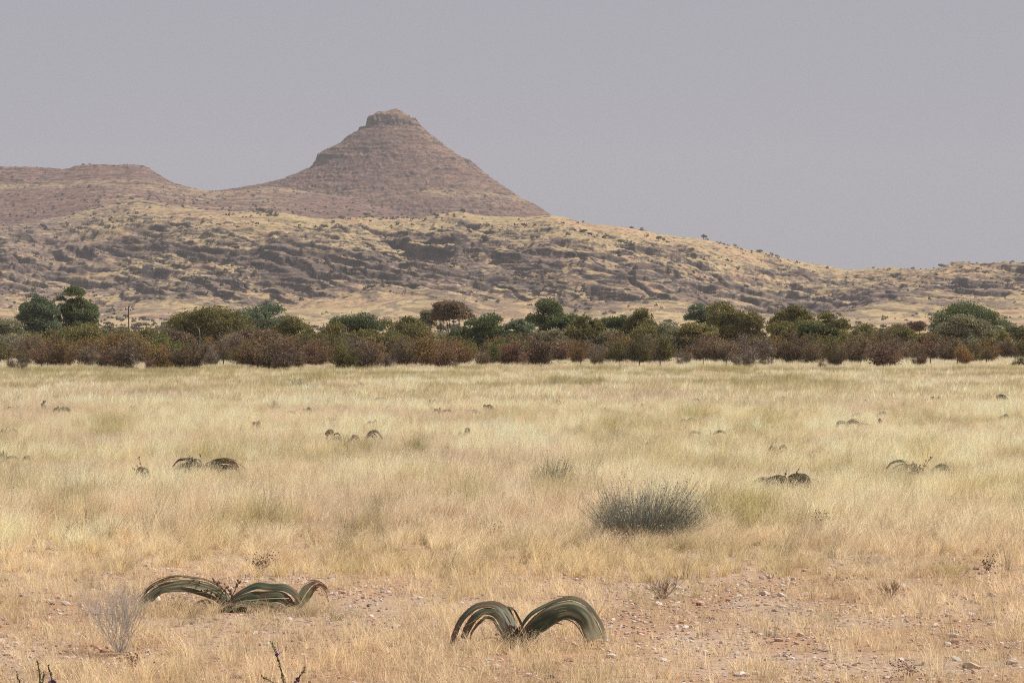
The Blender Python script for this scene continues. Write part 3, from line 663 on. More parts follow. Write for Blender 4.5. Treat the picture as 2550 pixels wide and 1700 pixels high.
# ------------------------------------------------------------------ shrubs on the hills
def hill_shrubs():
    rng = np.random.default_rng(5)
    mats = foliage_mat('hill_scrub', trans=0.15, objcol=False)
    X, Y, Z, T, U = hillG
    pos = []
    dens = vn(X/70, Y/50, 301)
    def pick(mask_w, n):
        w_ = mask_w.ravel(); w_ = w_/w_.sum(); return rng.choice(w_.size, n, p=w_)
    area = np.gradient(X, axis=1)*np.gradient(Y, axis=0)
    w1 = area*np.clip((dens-0.3), 0, 1)*((T > 0.12) & (T < 0.55))*(0.5+sstep(0.3, 0.12, T)*2.0)
    w2 = area*np.clip((dens-0.3), 0, 1)*((T >= 0.5) & (T <= 1.02))
    i1 = pick(w1, 1500); i2 = pick(w2, 1700)
    for ii, (lo, hi) in ((i1, (1.3, 3.0)), (i2, (1.1, 3.4))):
        pos.append(np.stack([X.ravel()[ii]+rng.normal(size=len(ii)), Y.ravel()[ii], Z.ravel()[ii]-0.3, rng.uniform(lo, hi, len(ii))*rng.choice([0.7, 1, 1.4], len(ii), p=[.5, .38, .12])], 1))
    Xm, Ym, Zm, Um, cone = mtG
    am = np.gradient(Xm, axis=1)*np.gradient(Ym, axis=0)
    w3 = am*(vn(Xm/50, Ym/50, 303)+0.15)*(Ym < 3600)*(0.12+sstep(zz(440, 3500), zz(520, 3300), Zm))
    i3 = pick(w3, 1500)
    pos.append(np.stack([Xm.ravel()[i3], Ym.ravel()[i3], Zm.ravel()[i3]-0.3, rng.uniform(1.3, 3.4, len(i3))], 1))
    w4 = am*np.exp(-((Ym-3400)/25.0)**2)*(Um < 620)
    i4 = pick(w4, 50); pos.append(np.stack([Xm.ravel()[i4], Ym.ravel()[i4], Zm.ravel()[i4]-0.3, rng.uniform(2.0, 3.6, len(i4))], 1))
    A = np.concatenate(pos); CL = np.concatenate([np.full(len(p), k) for k, p in enumerate(pos)])
    HL = ['small dark bush dotted on the pale foot slope of the hills', 'small dark bush dotted among the rocky ledges of the hills', 'small dark bush dotted on the debris slope below the cone', 'small bush standing on the skyline of the flat-topped left ridge']
    size = A[:, 3]/A[:, 1]
    o = np.argsort(-size); big = o[:290]; rest = o[290:]
    cols = np.array([(0.12, 0.115, 0.075), (0.15, 0.13, 0.08), (0.16, 0.115, 0.09), (0.10, 0.10, 0.075)])
    protos = []
    for k in range(5):
        r2 = np.random.default_rng(900+k); P, _ = crown_points(r2, 1.35, 0.85, 1.3, 0.18, 6, 240, (0.2, 0.34), 'dome', 0.1)
        V, Fq = leaf_quads(r2, P, 0.20, 0.8)
        c = np.repeat(np.repeat(cols[k % 4][None], len(P), 0)*r2.uniform(0.8, 1.2, (len(P), 1)), 4, 0)
        V2, F2 = limbs(r2, (0, 0, 0), P[:4], 0.05, 4); c2 = np.tile((0.09, 0.07, 0.06), (len(V2), 1))
        protos.append(mkmesh('hillside_bush', np.concatenate([V, V2]), [np.concatenate([Fq, F2+len(V)])], False, {'tint': np.concatenate([c, c2])}))
    for n_, i in enumerate(big):
        b = link('hillside_bush', protos[n_ % 5], mats, None, tuple(A[i, :3])); s_ = A[i, 3]
        b.scale = (s_*rng.uniform(0.9, 1.3), s_, s_*rng.uniform(0.8, 1.1)); b.rotation_euler = (0, 0, rng.uniform(0, 6.28))
        tag(b, HL[CL[i]], 'bush', 'bushes dotted over the hillside')
    # the rest as one mass
    n = len(rest); m = 26
    k = np.repeat(np.arange(n), m); B = A[rest]
    P = rnd_unit(rng, n*m); P[:, 2] = np.abs(P[:, 2]); P *= np.array([0.62, 0.62, 0.72])*rng.uniform(0.5, 1.0, (n*m, 1))
    P = P*B[k, 3:4]+B[k, :3]+np.array([0, 0, 0.1])*B[k, 3:4]
    V, Fq = leaf_quads(rng, P, 0.42*B[k, 3], 0.8)
    c = cols[rng.integers(0, 4, n)][k]*rng.uniform(0.8, 1.2, (n*m, 1))
    o = link('hillside_scrub', mkmesh('hillside_scrub', V, Fq, False, {'tint': np.repeat(c, 4, 0)}), mats); tag(o, kind='stuff')
hill_shrubs()

# ------------------------------------------------------------------ scattering of grass and gravel (stuff)
def scatter(name, P, rot, scl, tint, idx, protos, label=None):
    coll = bpy.data.collections.new(name+'_kinds')
    for i, (me, mat) in enumerate(protos):
        me.materials.append(mat) if len(me.materials) == 0 else None
        ob = bpy.data.objects.new(f'{name}_kind_{i:02d}', me); coll.objects.link(ob)
    me = bpy.data.meshes.new(name); n = len(P)
    me.vertices.add(n); me.vertices.foreach_set('co', np.asarray(P, np.float32).ravel())
    a = me.attributes.new('rot', 'FLOAT_VECTOR', 'POINT'); a.data.foreach_set('vector', np.asarray(rot, np.float32).ravel())
    a = me.attributes.new('scl', 'FLOAT_VECTOR', 'POINT'); a.data.foreach_set('vector', np.asarray(scl, np.float32).ravel())
    a = me.attributes.new('itint', 'FLOAT_COLOR', 'POINT'); a.data.foreach_set('color', np.concatenate([tint, np.ones((n, 1))], 1).astype(np.float32).ravel())
    a = me.attributes.new('idx', 'INT', 'POINT'); a.data.foreach_set('value', np.asarray(idx, np.int32))
    o = bpy.data.objects.new(name, me); COL.objects.link(o); tag(o, kind='stuff')
    g = bpy.data.node_groups.new(name+'_scatter', 'GeometryNodeTree')
    g.interface.new_socket('Geometry', in_out='INPUT', socket_type='NodeSocketGeometry'); g.interface.new_socket('Geometry', in_out='OUTPUT', socket_type='NodeSocketGeometry')
    N = g.nodes; L = g.links
    gi = N.new('NodeGroupInput'); go = N.new('NodeGroupOutput'); ip = N.new('GeometryNodeInstanceOnPoints'); ci = N.new('GeometryNodeCollectionInfo')
    ci.inputs['Collection'].default_value = coll; ci.inputs['Separate Children'].default_value = True; ci.inputs['Reset Children'].default_value = True
    def na(nm, t):
        q = N.new('GeometryNodeInputNamedAttribute'); q.data_type = t; q.inputs['Name'].default_value = nm
        return [s_ for s_ in q.outputs if s_.enabled][0]
    L.new(gi.outputs[0], ip.inputs['Points']); L.new(ci.outputs[0], ip.inputs['Instance']); ip.inputs['Pick Instance'].default_value = True
    L.new(na('idx', 'INT'), ip.inputs['Instance Index']); L.new(na('rot', 'FLOAT_VECTOR'), ip.inputs['Rotation']); L.new(na('scl', 'FLOAT_VECTOR'), ip.inputs['Scale'])
    L.new(ip.outputs[0], go.inputs[0])
    md = o.modifiers.new('scatter', 'NODES'); md.node_group = g
    return o
def blades(rng, n, h, spread, width, lean=0.35, segs=3, wind=0.12, hv=0.35):
    """strip blades rising from a disc; returns V, F, tint"""
    a = rng.uniform(0, 2*math.pi, n); q = np.sqrt(rng.random(n))
    b = np.stack([np.cos(a)*q*spread, np.sin(a)*q*spread, np.zeros(n)], 1)
    dirn = np.stack([np.cos(a), np.sin(a), np.zeros(n)], 1)*(0.3+q[:, None]*0.7)+rng.normal(size=(n, 3))*0.35; dirn[:, 2] = 0
    H = h*rng.uniform(1-hv, 1+hv, n); ln = lean*rng.uniform(0.2, 1.3, n)
    V = []
    sd_ = rnd_unit(rng, n); sd_[:, 2] = 0; sd_ /= np.linalg.norm(sd_, axis=1, keepdims=True)
    for k in range(segs+1):
        t = k/segs
        p = b+dirn*(ln*H*t**1.8)[:, None]; p[:, 2] += H*t*(1-0.18*ln*t); p[:, 0] += wind*H*t**1.6
        wv = sd_*(width*(1-0.80*t))
        V += [p-wv, p+wv]
    V = np.stack(V, 1)           # n, 2(segs+1), 3
    m = 2*(segs+1); f = []
    for k in range(segs): f.append(np.array([2*k, 2*k+1, 2*k+3, 2*k+2]))
    Fq = (np.arange(n)[:, None, None]*m+np.array(f)[None]).reshape(-1, 4)
    c = rng.choice([0.50, 0.82, 1.05, 1.26], (n, 1), p=[.10, .22, .4, .28])*np.array([[1, 1, 1]])*(1+rng.uniform(-0.05, 0.05, (n, 3)))
    return V.reshape(-1, 3), Fq, np.repeat(c, m, 0)
GRASS = foliage_mat('dry_grass', trans=0.50, inst='itint', rough=0.7, spec=0.25)
def grass_protos():
    out = []
    for k in range(4):      # 0-3 short sparse wisps
        rng = np.random.default_rng(20+k); V, Fq, c = blades(rng, 26, 0.16, 0.07, 0.0024, 0.75, 2, 0.05, 0.6); out.append((mkmesh('wisp', V, Fq, False, {'tint': c}), GRASS))
    for k in range(5):      # 4-8 tall fine tufts
        rng = np.random.default_rng(30+k); V, Fq, c = blades(rng, 58, 0.43, 0.050, 0.0030, 0.42, 3, 0.14, 0.45)
        P = V.reshape(58, 8, 3)[:, 6:8].mean(1)[rng.integers(0, 58, 90)]-np.abs(rng.normal(size=(90, 1)))*np.array([[0.03, 0, 0.06]])
        V2, F2 = leaf_quads(rng, P, 0.020, 0.3, 1.5)
        out.append((mkmesh('tuft', np.concatenate([V, V2]), np.concatenate([Fq, F2+len(V)]), False, {'tint': np.concatenate([c, np.ones((len(V2), 3))*1.08])}), GRASS))
    for k in range(5):      # 9-13 broad far tufts
        rng = np.random.default_rng(40+k); V, Fq, c = blades(rng, 46, 0.43, 0.13, 0.0085, 0.45, 2, 0.13, 0.5); out.append((mkmesh('broad_tuft', V, Fq, False, {'tint': c}), GRASS))
    return out
STRAW = np.array((0.92, 0.745, 0.48)); PALE = np.array((0.95, 0.86, 0.66)); OLIVE = np.array((0.43, 0.385, 0.165)); RUSTY = np.array((0.58, 0.40, 0.25)); BEIGE = np.array((0.80, 0.66, 0.49))
PATCH = [(1780, 1512, 330, 34, 1.0), (1650, 1470, 150, 22, 0.8), (1900, 1455, 190, 26, 0.9), (2450, 1420, 150, 28, 0.8), (700, 1537, 230, 20, 1.0), (240, 1540, 200, 22, 0.7), (2080, 1430, 90, 14, 0.7),
         (60, 1440, 140, 30, 0.4), (1180, 1560, 150, 30, 0.4), (1900, 1620, 240, 40, 0.5), (900, 1620, 240, 40, 0.4), (450, 1650, 240, 40, 0.45), (2350, 1600, 160, 36, 0.45), (80, 1190, 130, 14, 0.4), (1230, 1660, 250, 30, 0.5)]
OLV = [(265, 1085, 75, 24), (885, 1120, 60, 26), (1030, 1115, 36, 26), (1580, 1075, 120, 26), (1720, 1060, 70, 26), (600, 1225, 110, 26), (20, 1175, 60, 20), (2400, 1420, 120, 40), (2120, 1400, 90, 40), (640, 1320, 120, 26), (870, 1400, 60, 60),
       (1900, 1080, 90, 40), (2280, 1060, 80, 30), (500, 1160, 70, 20), (1850, 1300, 160, 40), (10, 1500, 50, 60), (2300, 1150, 60, 30)]
def gravel_mask(u, py, x, y):
    m = np.zeros_like(u)
    for (a, b, wa, wb, s_) in PATCH:
        m = np.maximum(m, s_*np.exp(-(((u-a)/wa)**2+((py-b)/wb)**2)**1.5))
    n = vn(x/0.9, y/1.6, 401)*0.6+vn(x/0.3, y/0.5, 402)*0.4
    m = m*(0.45+0.8*n)
    m = np.maximum(m, (0.14+sstep(0.46, 0.72, n)*0.7)*(1-sstep(31, 42, y)))
    return np.clip(m, 0, 1)
FRONTG = []
KEEP = []     # x, y, radius: where grass stays short (filled by the plants below)
def build_grass():
    rng = np.random.default_rng(8)
    zones = [(20, 30, 46, 's'), (24, 38, 0.5, 't'), (30, 38, 34, 's'), (34, 40, 6, 't'), (38, 50, 12, 's'), (38, 62, 16, 't'), (62, 110, 10, 't'), (100, 180, 3.6, 'b'), (180, 262, 3.0, 'b'), (262, 345, 2.4, 'b'), (345, 700, 0.12, 'b')]
    A = []
    for (d0, d1, rho, kd) in zones:
        half = 0.2*d1+2.5 if d1 < 120 else 0.205*d1
        ar = 2*half*(d1-d0); n = int(ar*rho)
        x = rng.uniform(-half, half, n); y = rng.uniform(d0, d1, n)
        k = np.abs(x) < 0.2*y+2.5; x = x[k]; y = y[k]
        A.append((x, y, np.full(len(x), {'s': 0, 't': 1, 'b': 2}[kd])))
    x = np.concatenate([a[0] for a in A]); y = np.concatenate([a[1] for a in A]); kd = np.concatenate([a[2] for a in A])
    u = 1275+x*F/y; py = HOR+F*HC/y
    gm = gravel_mask(u, py, x, y)
    keep = rng.random(len(x)) > gm*0.93
    # hollow places keep the field from being one even mat
    keep &= (rng.random(len(x)) < 0.45+0.9*vn(x/1.3, y/2.2, 411)) | (kd == 2)
    x, y, kd, u, py = x[keep], y[keep], kd[keep], u[keep], py[keep]
    for (kx, ky, m_, sx) in FRONTG:      # stems standing round and in front of the near plants
        ex = kx+rng.normal(size=m_)*sx; ey = ky-0.25+rng.normal(size=m_)*(0.28 if ky < 36 else 0.45); x = np.append(x, ex); y = np.append(y, ey); kd = np.append(kd, rng.choice([0, 1], m_, p=[.85, .15] if ky < 36 else [.2, .8]))
    u = 1275+x*F/y; py = HOR+F*HC/y; n = len(x)
    lo = vn(x/14, y/22, 420); mid_ = vn(x/2.2, y/5.0, 421); hi_ = vn(x/0.7, y/1.4, 422)
    h = np.where(kd == 0, rng.uniform(0.55, 1.15, n), rng.uniform(0.65, 1.1, n))
    h *= (0.50+0.80*(0.55*mid_+0.25*lo+0.20*hi_))*rng.uniform(0.75, 1.2, n)
    h *= np.where(kd == 1, 0.45+0.55*sstep(33, 45, y), 0.9)
    h *= np.where((kd == 2) & (y > 225), 1.15, 1)*np.where((y > 252) & (y < 266), 0.75, 1)
    for (kx, ky, kr) in KEEP:
        fr = np.exp(-(((x-kx)/kr)**2+((y-(ky-kr*1.2))/(kr*1.8))**2)**2); h *= 1-0.60*fr*(y < ky+kr*0.4)
    c = lerp(STRAW, PALE, (np.clip(0.55*hi_+0.45*rng.random(n), 0, 1))[:, None]*0.9)
    c = mixc(c, BEIGE, 0.7*sstep(0.55, 0.8, vn(x/6, y/9, 423)))
    c = mixc(c, RUSTY, 0.6*sstep(0.62, 0.85, 0.5*vn(x/0.5, y/1.0, 424)+0.5*hi_)*(y < 45))
    ol = 0.5*sstep(0.58, 0.72, 0.45*vn(x/3.0, y/7, 425)+0.55*vn(x/0.7, y/2.2, 426))
    band = sstep(0.48, 0.66, 0.6*vn(x/3.4, y/11, 427)+0.4*vn(x/1.3, y/5, 429))*sstep(120, 165, y)*(1-sstep(236, 252, y))
    band2 = np.exp(-((y-210-12*np.sin(x/9.0))/14.0)**2)*sstep(0.36, 0.6, 0.5*vn(x/9, y/10, 428)+0.5*vn(x/2.2, y/7, 430))
    ol = np.maximum(ol, 1.0*np.maximum(band*0.85, band2))
    for (a, b, wa, wb) in OLV:
        ol = np.maximum(ol, 0.9*np.exp(-(((u-a)/wa)**2+((py-b)/wb)**2)**1.5)*sstep(0.42, 0.62, 0.35*mid_+0.65*vn(x/0.35, y/1.1, 433)))
    ol *= 1-0.9*sstep(246, 256, y)
    ol *= 0.9; c = mixc(c, OLIVE, np.clip(ol, 0, 1)); c = mixc(c, np.array((0.76, 0.58, 0.34)), 0.45*(1-sstep(30, 46, y))); c *= (0.88+0.12*sstep(28, 42, y))[:, None]
    h *= 1+0.12*np.clip(ol, 0, 1)
    c *= rng.choice([0.62, 0.85, 1.0, 1.13], (n, 1), p=[.08, .20, .42, .30])*(0.88+0.32*mid_)[:, None]
    idx = np.where(kd == 0, rng.integers(0, 4, n), np.where(kd == 1, rng.integers(4, 9, n), rng.integers(9, 14, n)))
    rot = np.stack([rng.normal(size=n)*0.05, rng.normal(size=n)*0.05+0.05, rng.uniform(-0.9, 0.9, n)], 1)
    ws = rng.uniform(0.8, 1.25, n)
    P = np.stack([x, y, gz(x, y)-0.005], 1)
    scatter('grass', P, rot, np.stack([ws, ws, h], 1), np.clip(c, 0, 0.95), idx, grass_protos())

def rock_mesh(seed, sub=2, flat=0.6, rough=0.35):
    import bmesh
    bm = bmesh.new(); bmesh.ops.create_icosphere(bm, subdivisions=sub, radius=0.5)
    V = np.array([v.co[:] for v in bm.verts]); Fq = np.array([[v.index for v in f.verts] for f in bm.faces]); bm.free()
    r = 1+rough*(vn(V[:, 0]*2.6+seed, V[:, 1]*2.6+V[:, 2]*1.9, seed)-0.5)*1.6+rough*0.5*(vn(V[:, 0]*6+seed, V[:, 2]*6+V[:, 1]*4, seed+1)-0.5)
    V = V*r[:, None]; rng = np.random.default_rng(seed)
    for k in range(5):
        nrm = rnd_unit(rng, 1)[0]; dd = V@nrm; lim = rng.uniform(0.28, 0.42); V = V-np.clip(dd-lim, 0, None)[:, None]*nrm
    V[:, 2] *= flat; V[:, 1] *= rng.uniform(0.7, 1)
    return mkmesh('stone', V, Fq, False, {'tint': np.ones((len(V), 3))*rng.uniform(0.9, 1.05)})
STONE_I = foliage_mat('gravel_stone', trans=0.0, inst='itint', rough=0.85)
STONE_O = solid_mat('stone', (1, 1, 1), nscale=30, var=0.3, objcol=True, bump=0.4)
SCOL = np.array([(0.66, 0.54, 0.46), (0.72, 0.65, 0.58), (0.55, 0.37, 0.30), (0.46, 0.33, 0.26), (0.30, 0.23, 0.22), (0.58, 0.45, 0.30), (0.50, 0.28, 0.18), (0.20, 0.15, 0.15)])
SWT = [.27, .17, .19, .11, .05, .11, .08, .02]
def build_gravel():
    rng = np.random.default_rng(9)
    n0 = 120000; d = rng.uniform(21, 46, n0); x = rng.uniform(-1, 1, n0)*(0.2*d+2)
    keep0 = rng.random(n0) < (0.2*d+2)/11.2; d = d[keep0]; x = x[keep0]
    u = 1275+x*F/d; py = HOR+F*HC/d; gm = gravel_mask(u, py, x, d)
    k = rng.random(len(x)) < 0.22+0.9*gm; x, d, gm = x[k], d[k], gm[k]; n = len(x)
    s_ = 0.011+0.036*rng.random(n)**2.2+rng.uniform(0.02, 0.07, n)*(rng.random(n) < 0.03)
    c = SCOL[rng.choice(8, n, p=SWT)]*rng.uniform(0.8, 1.15, (n, 1))
    P = np.stack([x, d, gz(x, d)+s_*0.10], 1)
    rot = np.stack([rng.normal(size=n)*0.3, rng.normal(size=n)*0.3, rng.uniform(0, 6.28, n)], 1)
    scatter('gravel', P, rot, np.stack([s_*1.3, s_, s_*1.0], 1), c, rng.integers(0, 5, n), [(rock_mesh(60+i, 1, 0.65), STONE_I) for i in range(5)])
    # larger single stones
    spots = [(2175, 1472, .13, 2, 'round dusty-pink boulder, largest in the open gravel on the right'), (2345, 1398, .10, 4, 'dark stone at the back of the right gravel patch'), (1850, 1672, .09, 1, 'whitest smooth stone near the bottom edge'),
             (2010, 1560, .07, 2, 'mauve flat stone lying in the grass right of centre'), (1905, 1478, .12, 0, 'long flat pale stone in the middle gravel strip'), (1745, 1502, .10, 2, 'rounded mauve stone at the rim of the pale gravel strip'),
             (2490, 1405, .09, 7, 'nearly black stone far right in the back gravel'), (2430, 1412, .08, 7, 'dark brown stone left of the black one in the back gravel'), (1690, 1460, .08, 0, 'pinkish stone at the left end of the back gravel strip'),
             (2330, 1555, .08, 1, 'off-white stone under the thin grass far right'), (2360, 1600, .09, 0, 'pale cream stone half hidden right of centre bottom'), (2420, 1655, .14, 5, 'broad tan stone near the lower right corner'), (2520, 1645, .11, 0, 'pale pink stone by the lower right corner'),
             (985, 1556, .08, 1, 'white stone just left of the front arched plant'), (395, 1550, .09, 1, 'white stone right of the dead twig bush'), (640, 1565, .06, 0, 'pale stone below the long arched plant'),
             (1100, 1612, .07, 0, 'pale stone left of the front plant, near its leaf tip'), (1510, 1590, .06, 1, 'bright white stone touching the right leaf tips of the front plant'), (1415, 1640, .09, 6, 'orange-brown stone in front of the front plant'),
             (1215, 1645, .08, 1, 'white stone in the grass below the left leaf arch'), (130, 1500, .1, 3, 'brown stone left of the dead twig bush'), (2230, 1440, .07, 6, 'rust stone at the edge of the right gravel'), (1210, 1500, .08, 1, 'pale stone right behind the left leaf arch'), (2470, 1480, .1, 0, 'cream stone on the right edge under the rusty grass')]
    protos = [rock_mesh(80+i, 3, 0.62, 0.4) for i in range(6)]
    def put(u, py, s_, ci, lab):
        x, y = at(u, py); st = link('stone', protos[rng.integers(6)], STONE_O, None, (x, y, float(gz(x, y))+s_*0.14))
        st.scale = (s_*1.25, s_, s_); st.rotation_euler = (0, 0, rng.uniform(0, 6.28)); st.color = (*(SCOL[ci]*0.95), 1); tag(st, lab, 'stone', 'larger stones lying in the gravel')
    for a in spots: put(*a)
    names = ['pale pink', 'off-white', 'reddish brown', 'brown', 'dark grey', 'tan', 'rust-coloured', 'near-black']
    items = []
    for k in range(70):
        u = rng.uniform(0, 2550); py = rng.uniform(1415, 1690)
        if rng.random() < 0.5: a, b, wa, wb, q = PATCH[rng.integers(0, 13)]; u = a+rng.normal()*wa*0.6; py = b+rng.normal()*wb*0.6
        if py < 1400: continue
        zone = 'left' if u < 850 else ('centre' if u < 1700 else 'right'); row = 'back' if py < 1500 else ('front' if py > 1600 else 'mid')
        ci = int(rng.choice(8, p=SWT)); items.append((u, py, rng.uniform(.035, .07), ci, zone, row))
    lb = uniq([(f'small {names[i[3]]} stone in the {i[5]} gravel', f'on the {i[4]}', i[0]) for i in items])
    for i, l_ in zip(items, lb): put(*i[:4], l_)

# ------------------------------------------------------------------ arched strap-leaved desert plants
def leaf_mat():
    m, N, L = new_mat('strap_leaf'); out = N.new('ShaderNodeOutputMaterial'); p = N.new('ShaderNodeBsdfPrincipled'); p.inputs['Roughness'].default_value = 0.75; p.inputs['Specular IOR Level'].default_value = 0.2
    a = N.new('ShaderNodeAttribute'); a.attribute_name = 'tint'; L.new(a.outputs['Color'], p.inputs['Base Color'])
    t = N.new('ShaderNodeBsdfTranslucent'); L.new(a.outputs['Color'], t.inputs['Color']); ms = N.new('ShaderNodeMixShader'); ms.inputs[0].default_value = 0.15
    L.new(p.outputs[0], ms.inputs[1]); L.new(t.outputs[0], ms.inputs[2]); L.new(ms.outputs[0], out.inputs[0]); return m
STRAP = leaf_mat()
CORE = solid_mat('woody_stem', (0.11, 0.085, 0.06), nscale=25, var=0.5, bump=0.8)
GREENL = np.array((0.066, 0.074, 0.040)); TAN = np.array((0.50, 0.44, 0.28)); BRN = np.array((0.20, 0.11, 0.065)); GRYG = np.array((0.30, 0.31, 0.23))
def strap_leaf(rng, path, wid, strips=4, fray=0.05, base_c=GREENL, tip_c=BRN, tip_at=0.75, across=9, seg=26, tan=0.5, pale=0.0):
    """path (k,3) centre line, wid (k,3) half-width vectors pointing to the nearer, lower edge"""
    path = np.asarray(path, float); wid = np.asarray(wid, float); k = len(path)
    tt = np.linspace(0, k-1, seg)
    def sm(A):
        B = np.stack([np.interp(tt, range(k), A[:, i]) for i in range(3)], 1)
        for _ in range(3): B[1:-1] = 0.25*B[:-2]+0.5*B[1:-1]+0.25*B[2:]
        return B
    C = sm(path); Wd = sm(wid); T = np.gradient(C, axis=0); N_ = np.cross(T, Wd); N_ /= np.linalg.norm(N_, axis=1, keepdims=True)+1e-9
    N_ *= np.sign(N_[:, 2:3].mean()+1e-6)
    ed = np.sort(np.concatenate([[-1, 1], rng.uniform(-0.85, 0.85, strips-1)])); V = []; Fq = []; cc = []; off = 0
    t = np.linspace(0, 1, seg); ww = np.linalg.norm(Wd, axis=1).mean()
    ph = rng.uniform(0, 99)
    for i in range(strips):
        a, b = ed[i], ed[i+1]
        if b-a < 0.08: continue
        dv = rng.normal(size=3)*np.array([1, 0.8, 1]); stop = rng.uniform(0.84, 1.0) if strips > 1 else 1.0
        gap = 0.004+0.10*np.clip(t-0.45, 0, 1)**1.5
        for s_i in range(across):
            pass
        S = np.linspace(0, 1, across)[None, :]*(b-a-2*gap[:, None]*0.5)+a+gap[:, None]*0.5
        ti = t*stop; Ci = np.stack([np.interp(ti, t, C[:, q]) for q in range(3)], 1); Wi = np.stack([np.interp(ti, t, Wd[:, q]) for q in range(3)], 1)
        P = Ci[:, None]+Wi[:, None]*S[:, :, None]+N_[:, None]*(ww*0.28*(1-S**2)+ww*0.10*(vn(S*8+ph, t[:, None]*3+np.zeros_like(S), 79)-0.5)+ww*0.22*(vn(t[:, None]*5+ph, S*1.2+i*3, 73)-0.5))[:, :, None]
        P = P+(dv[None, None]*fray*(t**2.2)[:, None, None])+N_[:, None]*(rng.normal()*ww*0.10*np.sin(math.pi*t))[:, None, None]; P = P+np.stack([vn(t*7+ph+i*5, t*0+q, 76)-0.5 for q in range(3)], 1)[:, None]*ww*0.16*sstep(0.05, 0.3, t)[:, None, None]
        V.append(P.reshape(-1, 3))
        ii = np.arange(seg-1)[:, None]*across+np.arange(across-1)[None]
        Fq.append(np.stack([ii, ii+1, ii+across+1, ii+across], -1).reshape(-1, 4)+off); off += seg*across
        st = vn(S*6+ph, t[:, None]*3.5+np.zeros_like(S), 71)*0.5+vn(S*17+ph, t[:, None]*5.0+np.zeros_like(S), 72)*0.5
        c = np.broadcast_to(base_c, P.shape).copy(); c = mixc(c, TAN*0.85, tan*sstep(0.55, 0.75, st)*(0.35+0.65*vn(t[:, None]*5+ph+9, S*1.5, 78))); c = mixc(c, GRYG, 0.5*sstep(0.45, 0.2, st))
        c = mixc(c, np.array((0.36, 0.36, 0.28)), pale*sstep(0.42, 0.25, t[:, None]+np.zeros_like(S))*sstep(0.02, 0.1, t[:, None]+np.zeros_like(S))); tp = sstep(tip_at-0.15, tip_at+0.12, t[:, None]+0.25*(st-0.5)); c = mixc(c, tip_c, tp*0.85); c = mixc(c, BRN*0.7, 0.6*sstep(0.62, 0.75, vn(t[:, None]*6+ph, S*2.2+i, 74))); c = c*(0.75+0.5*vn(t[:, None]*14+ph, S*12, 75))[..., None]; cc.append(c.reshape(-1, 3)*rng.uniform(0.85, 1.15))
    nf = 5*strips if strips > 2 else 0
    for i in range(nf):                  # loose torn fibres
        t0 = rng.uniform(0.05, 0.7); tf = np.linspace(t0, min(1.0, t0+rng.uniform(0.25, 0.6)), 10); so = rng.uniform(-1.0, 1.0); dv = rng.normal(size=3)*ww*0.55; g = ((tf-t0)/(tf[-1]-t0+1e-6))**1.5
        p = np.stack([np.interp(tf, t, C[:, q]) for q in range(3)], 1)+np.stack([np.interp(tf, t, Wd[:, q]) for q in range(3)], 1)*so+np.stack([np.interp(tf, t, N_[:, q]) for q in range(3)], 1)*ww*0.30+dv*g[:, None]
        p[:, 2] -= g*ww*0.5; fw = rng.uniform(0.0015, 0.005)*np.array([0.6, 0, 1.0]); Vf = np.stack([p-fw, p+fw], 1).reshape(-1, 3); ii = np.arange(9)*2
        V.append(Vf); Fq.append(np.stack([ii, ii+1, ii+3, ii+2], 1)+off); off += len(Vf); cc.append(np.tile(TAN*rng.uniform(0.5, 1.3) if rng.random() < 0.7 else BRN, (len(Vf), 1)))
    return mkmesh('leaf', np.concatenate(V), np.concatenate(Fq), True, {'tint': np.concatenate(cc)})
def px_path(u0, d, base_py, pts):
    """photo pixels (u, py, depth offset in m) -> metres from the plant's base point at distance d"""
    ppm = F/d; return np.array([((u-u0)/ppm, dy, (base_py-py)/ppm) for (u, py, dy) in pts])
def px_w(d, ws):
    ppm = F/d; return np.array([(a/ppm, b, c/ppm) for (a, b, c) in ws])
def core(root, r=0.07, h=0.07):
    V = []; Fq = []; tube(np.array([(0, 0, -0.03), (0, 0, h*0.6), (0, 0, h), (0, 0, h*0.9)]), [r, r*1.15, r*0.9, r*0.2], 12, V, Fq); V = np.concatenate(V); V = V*(1+0.18*(vn(V[:, 0]*40, V[:, 1]*40+V[:, 2]*30, 3)-0.5))[:, None]; V[:, 0] *= 1.5
    link('stem', mkmesh('stem', V, np.concatenate(Fq), True), CORE, root)
def cones(root, rng, spots, name='cone_stalk'):
    """thin reddish stalks that carry small scaly cones"""
    V = []; Fq = []
    for (p, q) in spots:
        p = np.array(p, float); q = np.array(q, float); m = (p+q)/2+rng.normal(size=3)*0.02; tube(np.array([p, m, q]), [0.006, 0.005, 0.004], 4, V, Fq)
        for k in range(5):
            e = lerp(p, q, rng.uniform(0.45, 1.0))+rng.normal(size=3)*0.018; f = e+np.array([rng.normal()*0.012, 0, 0.032]); tube(np.array([e, (e+f)/2, f]), [0.004, 0.010, 0.003], 5, V, Fq)
    link(name, mkmesh(name, np.concatenate(V), np.concatenate(Fq), True), CONEM, root)
CONEM = solid_mat('dry_cone', (0.16, 0.085, 0.06), nscale=60, var=0.4, bump=0)

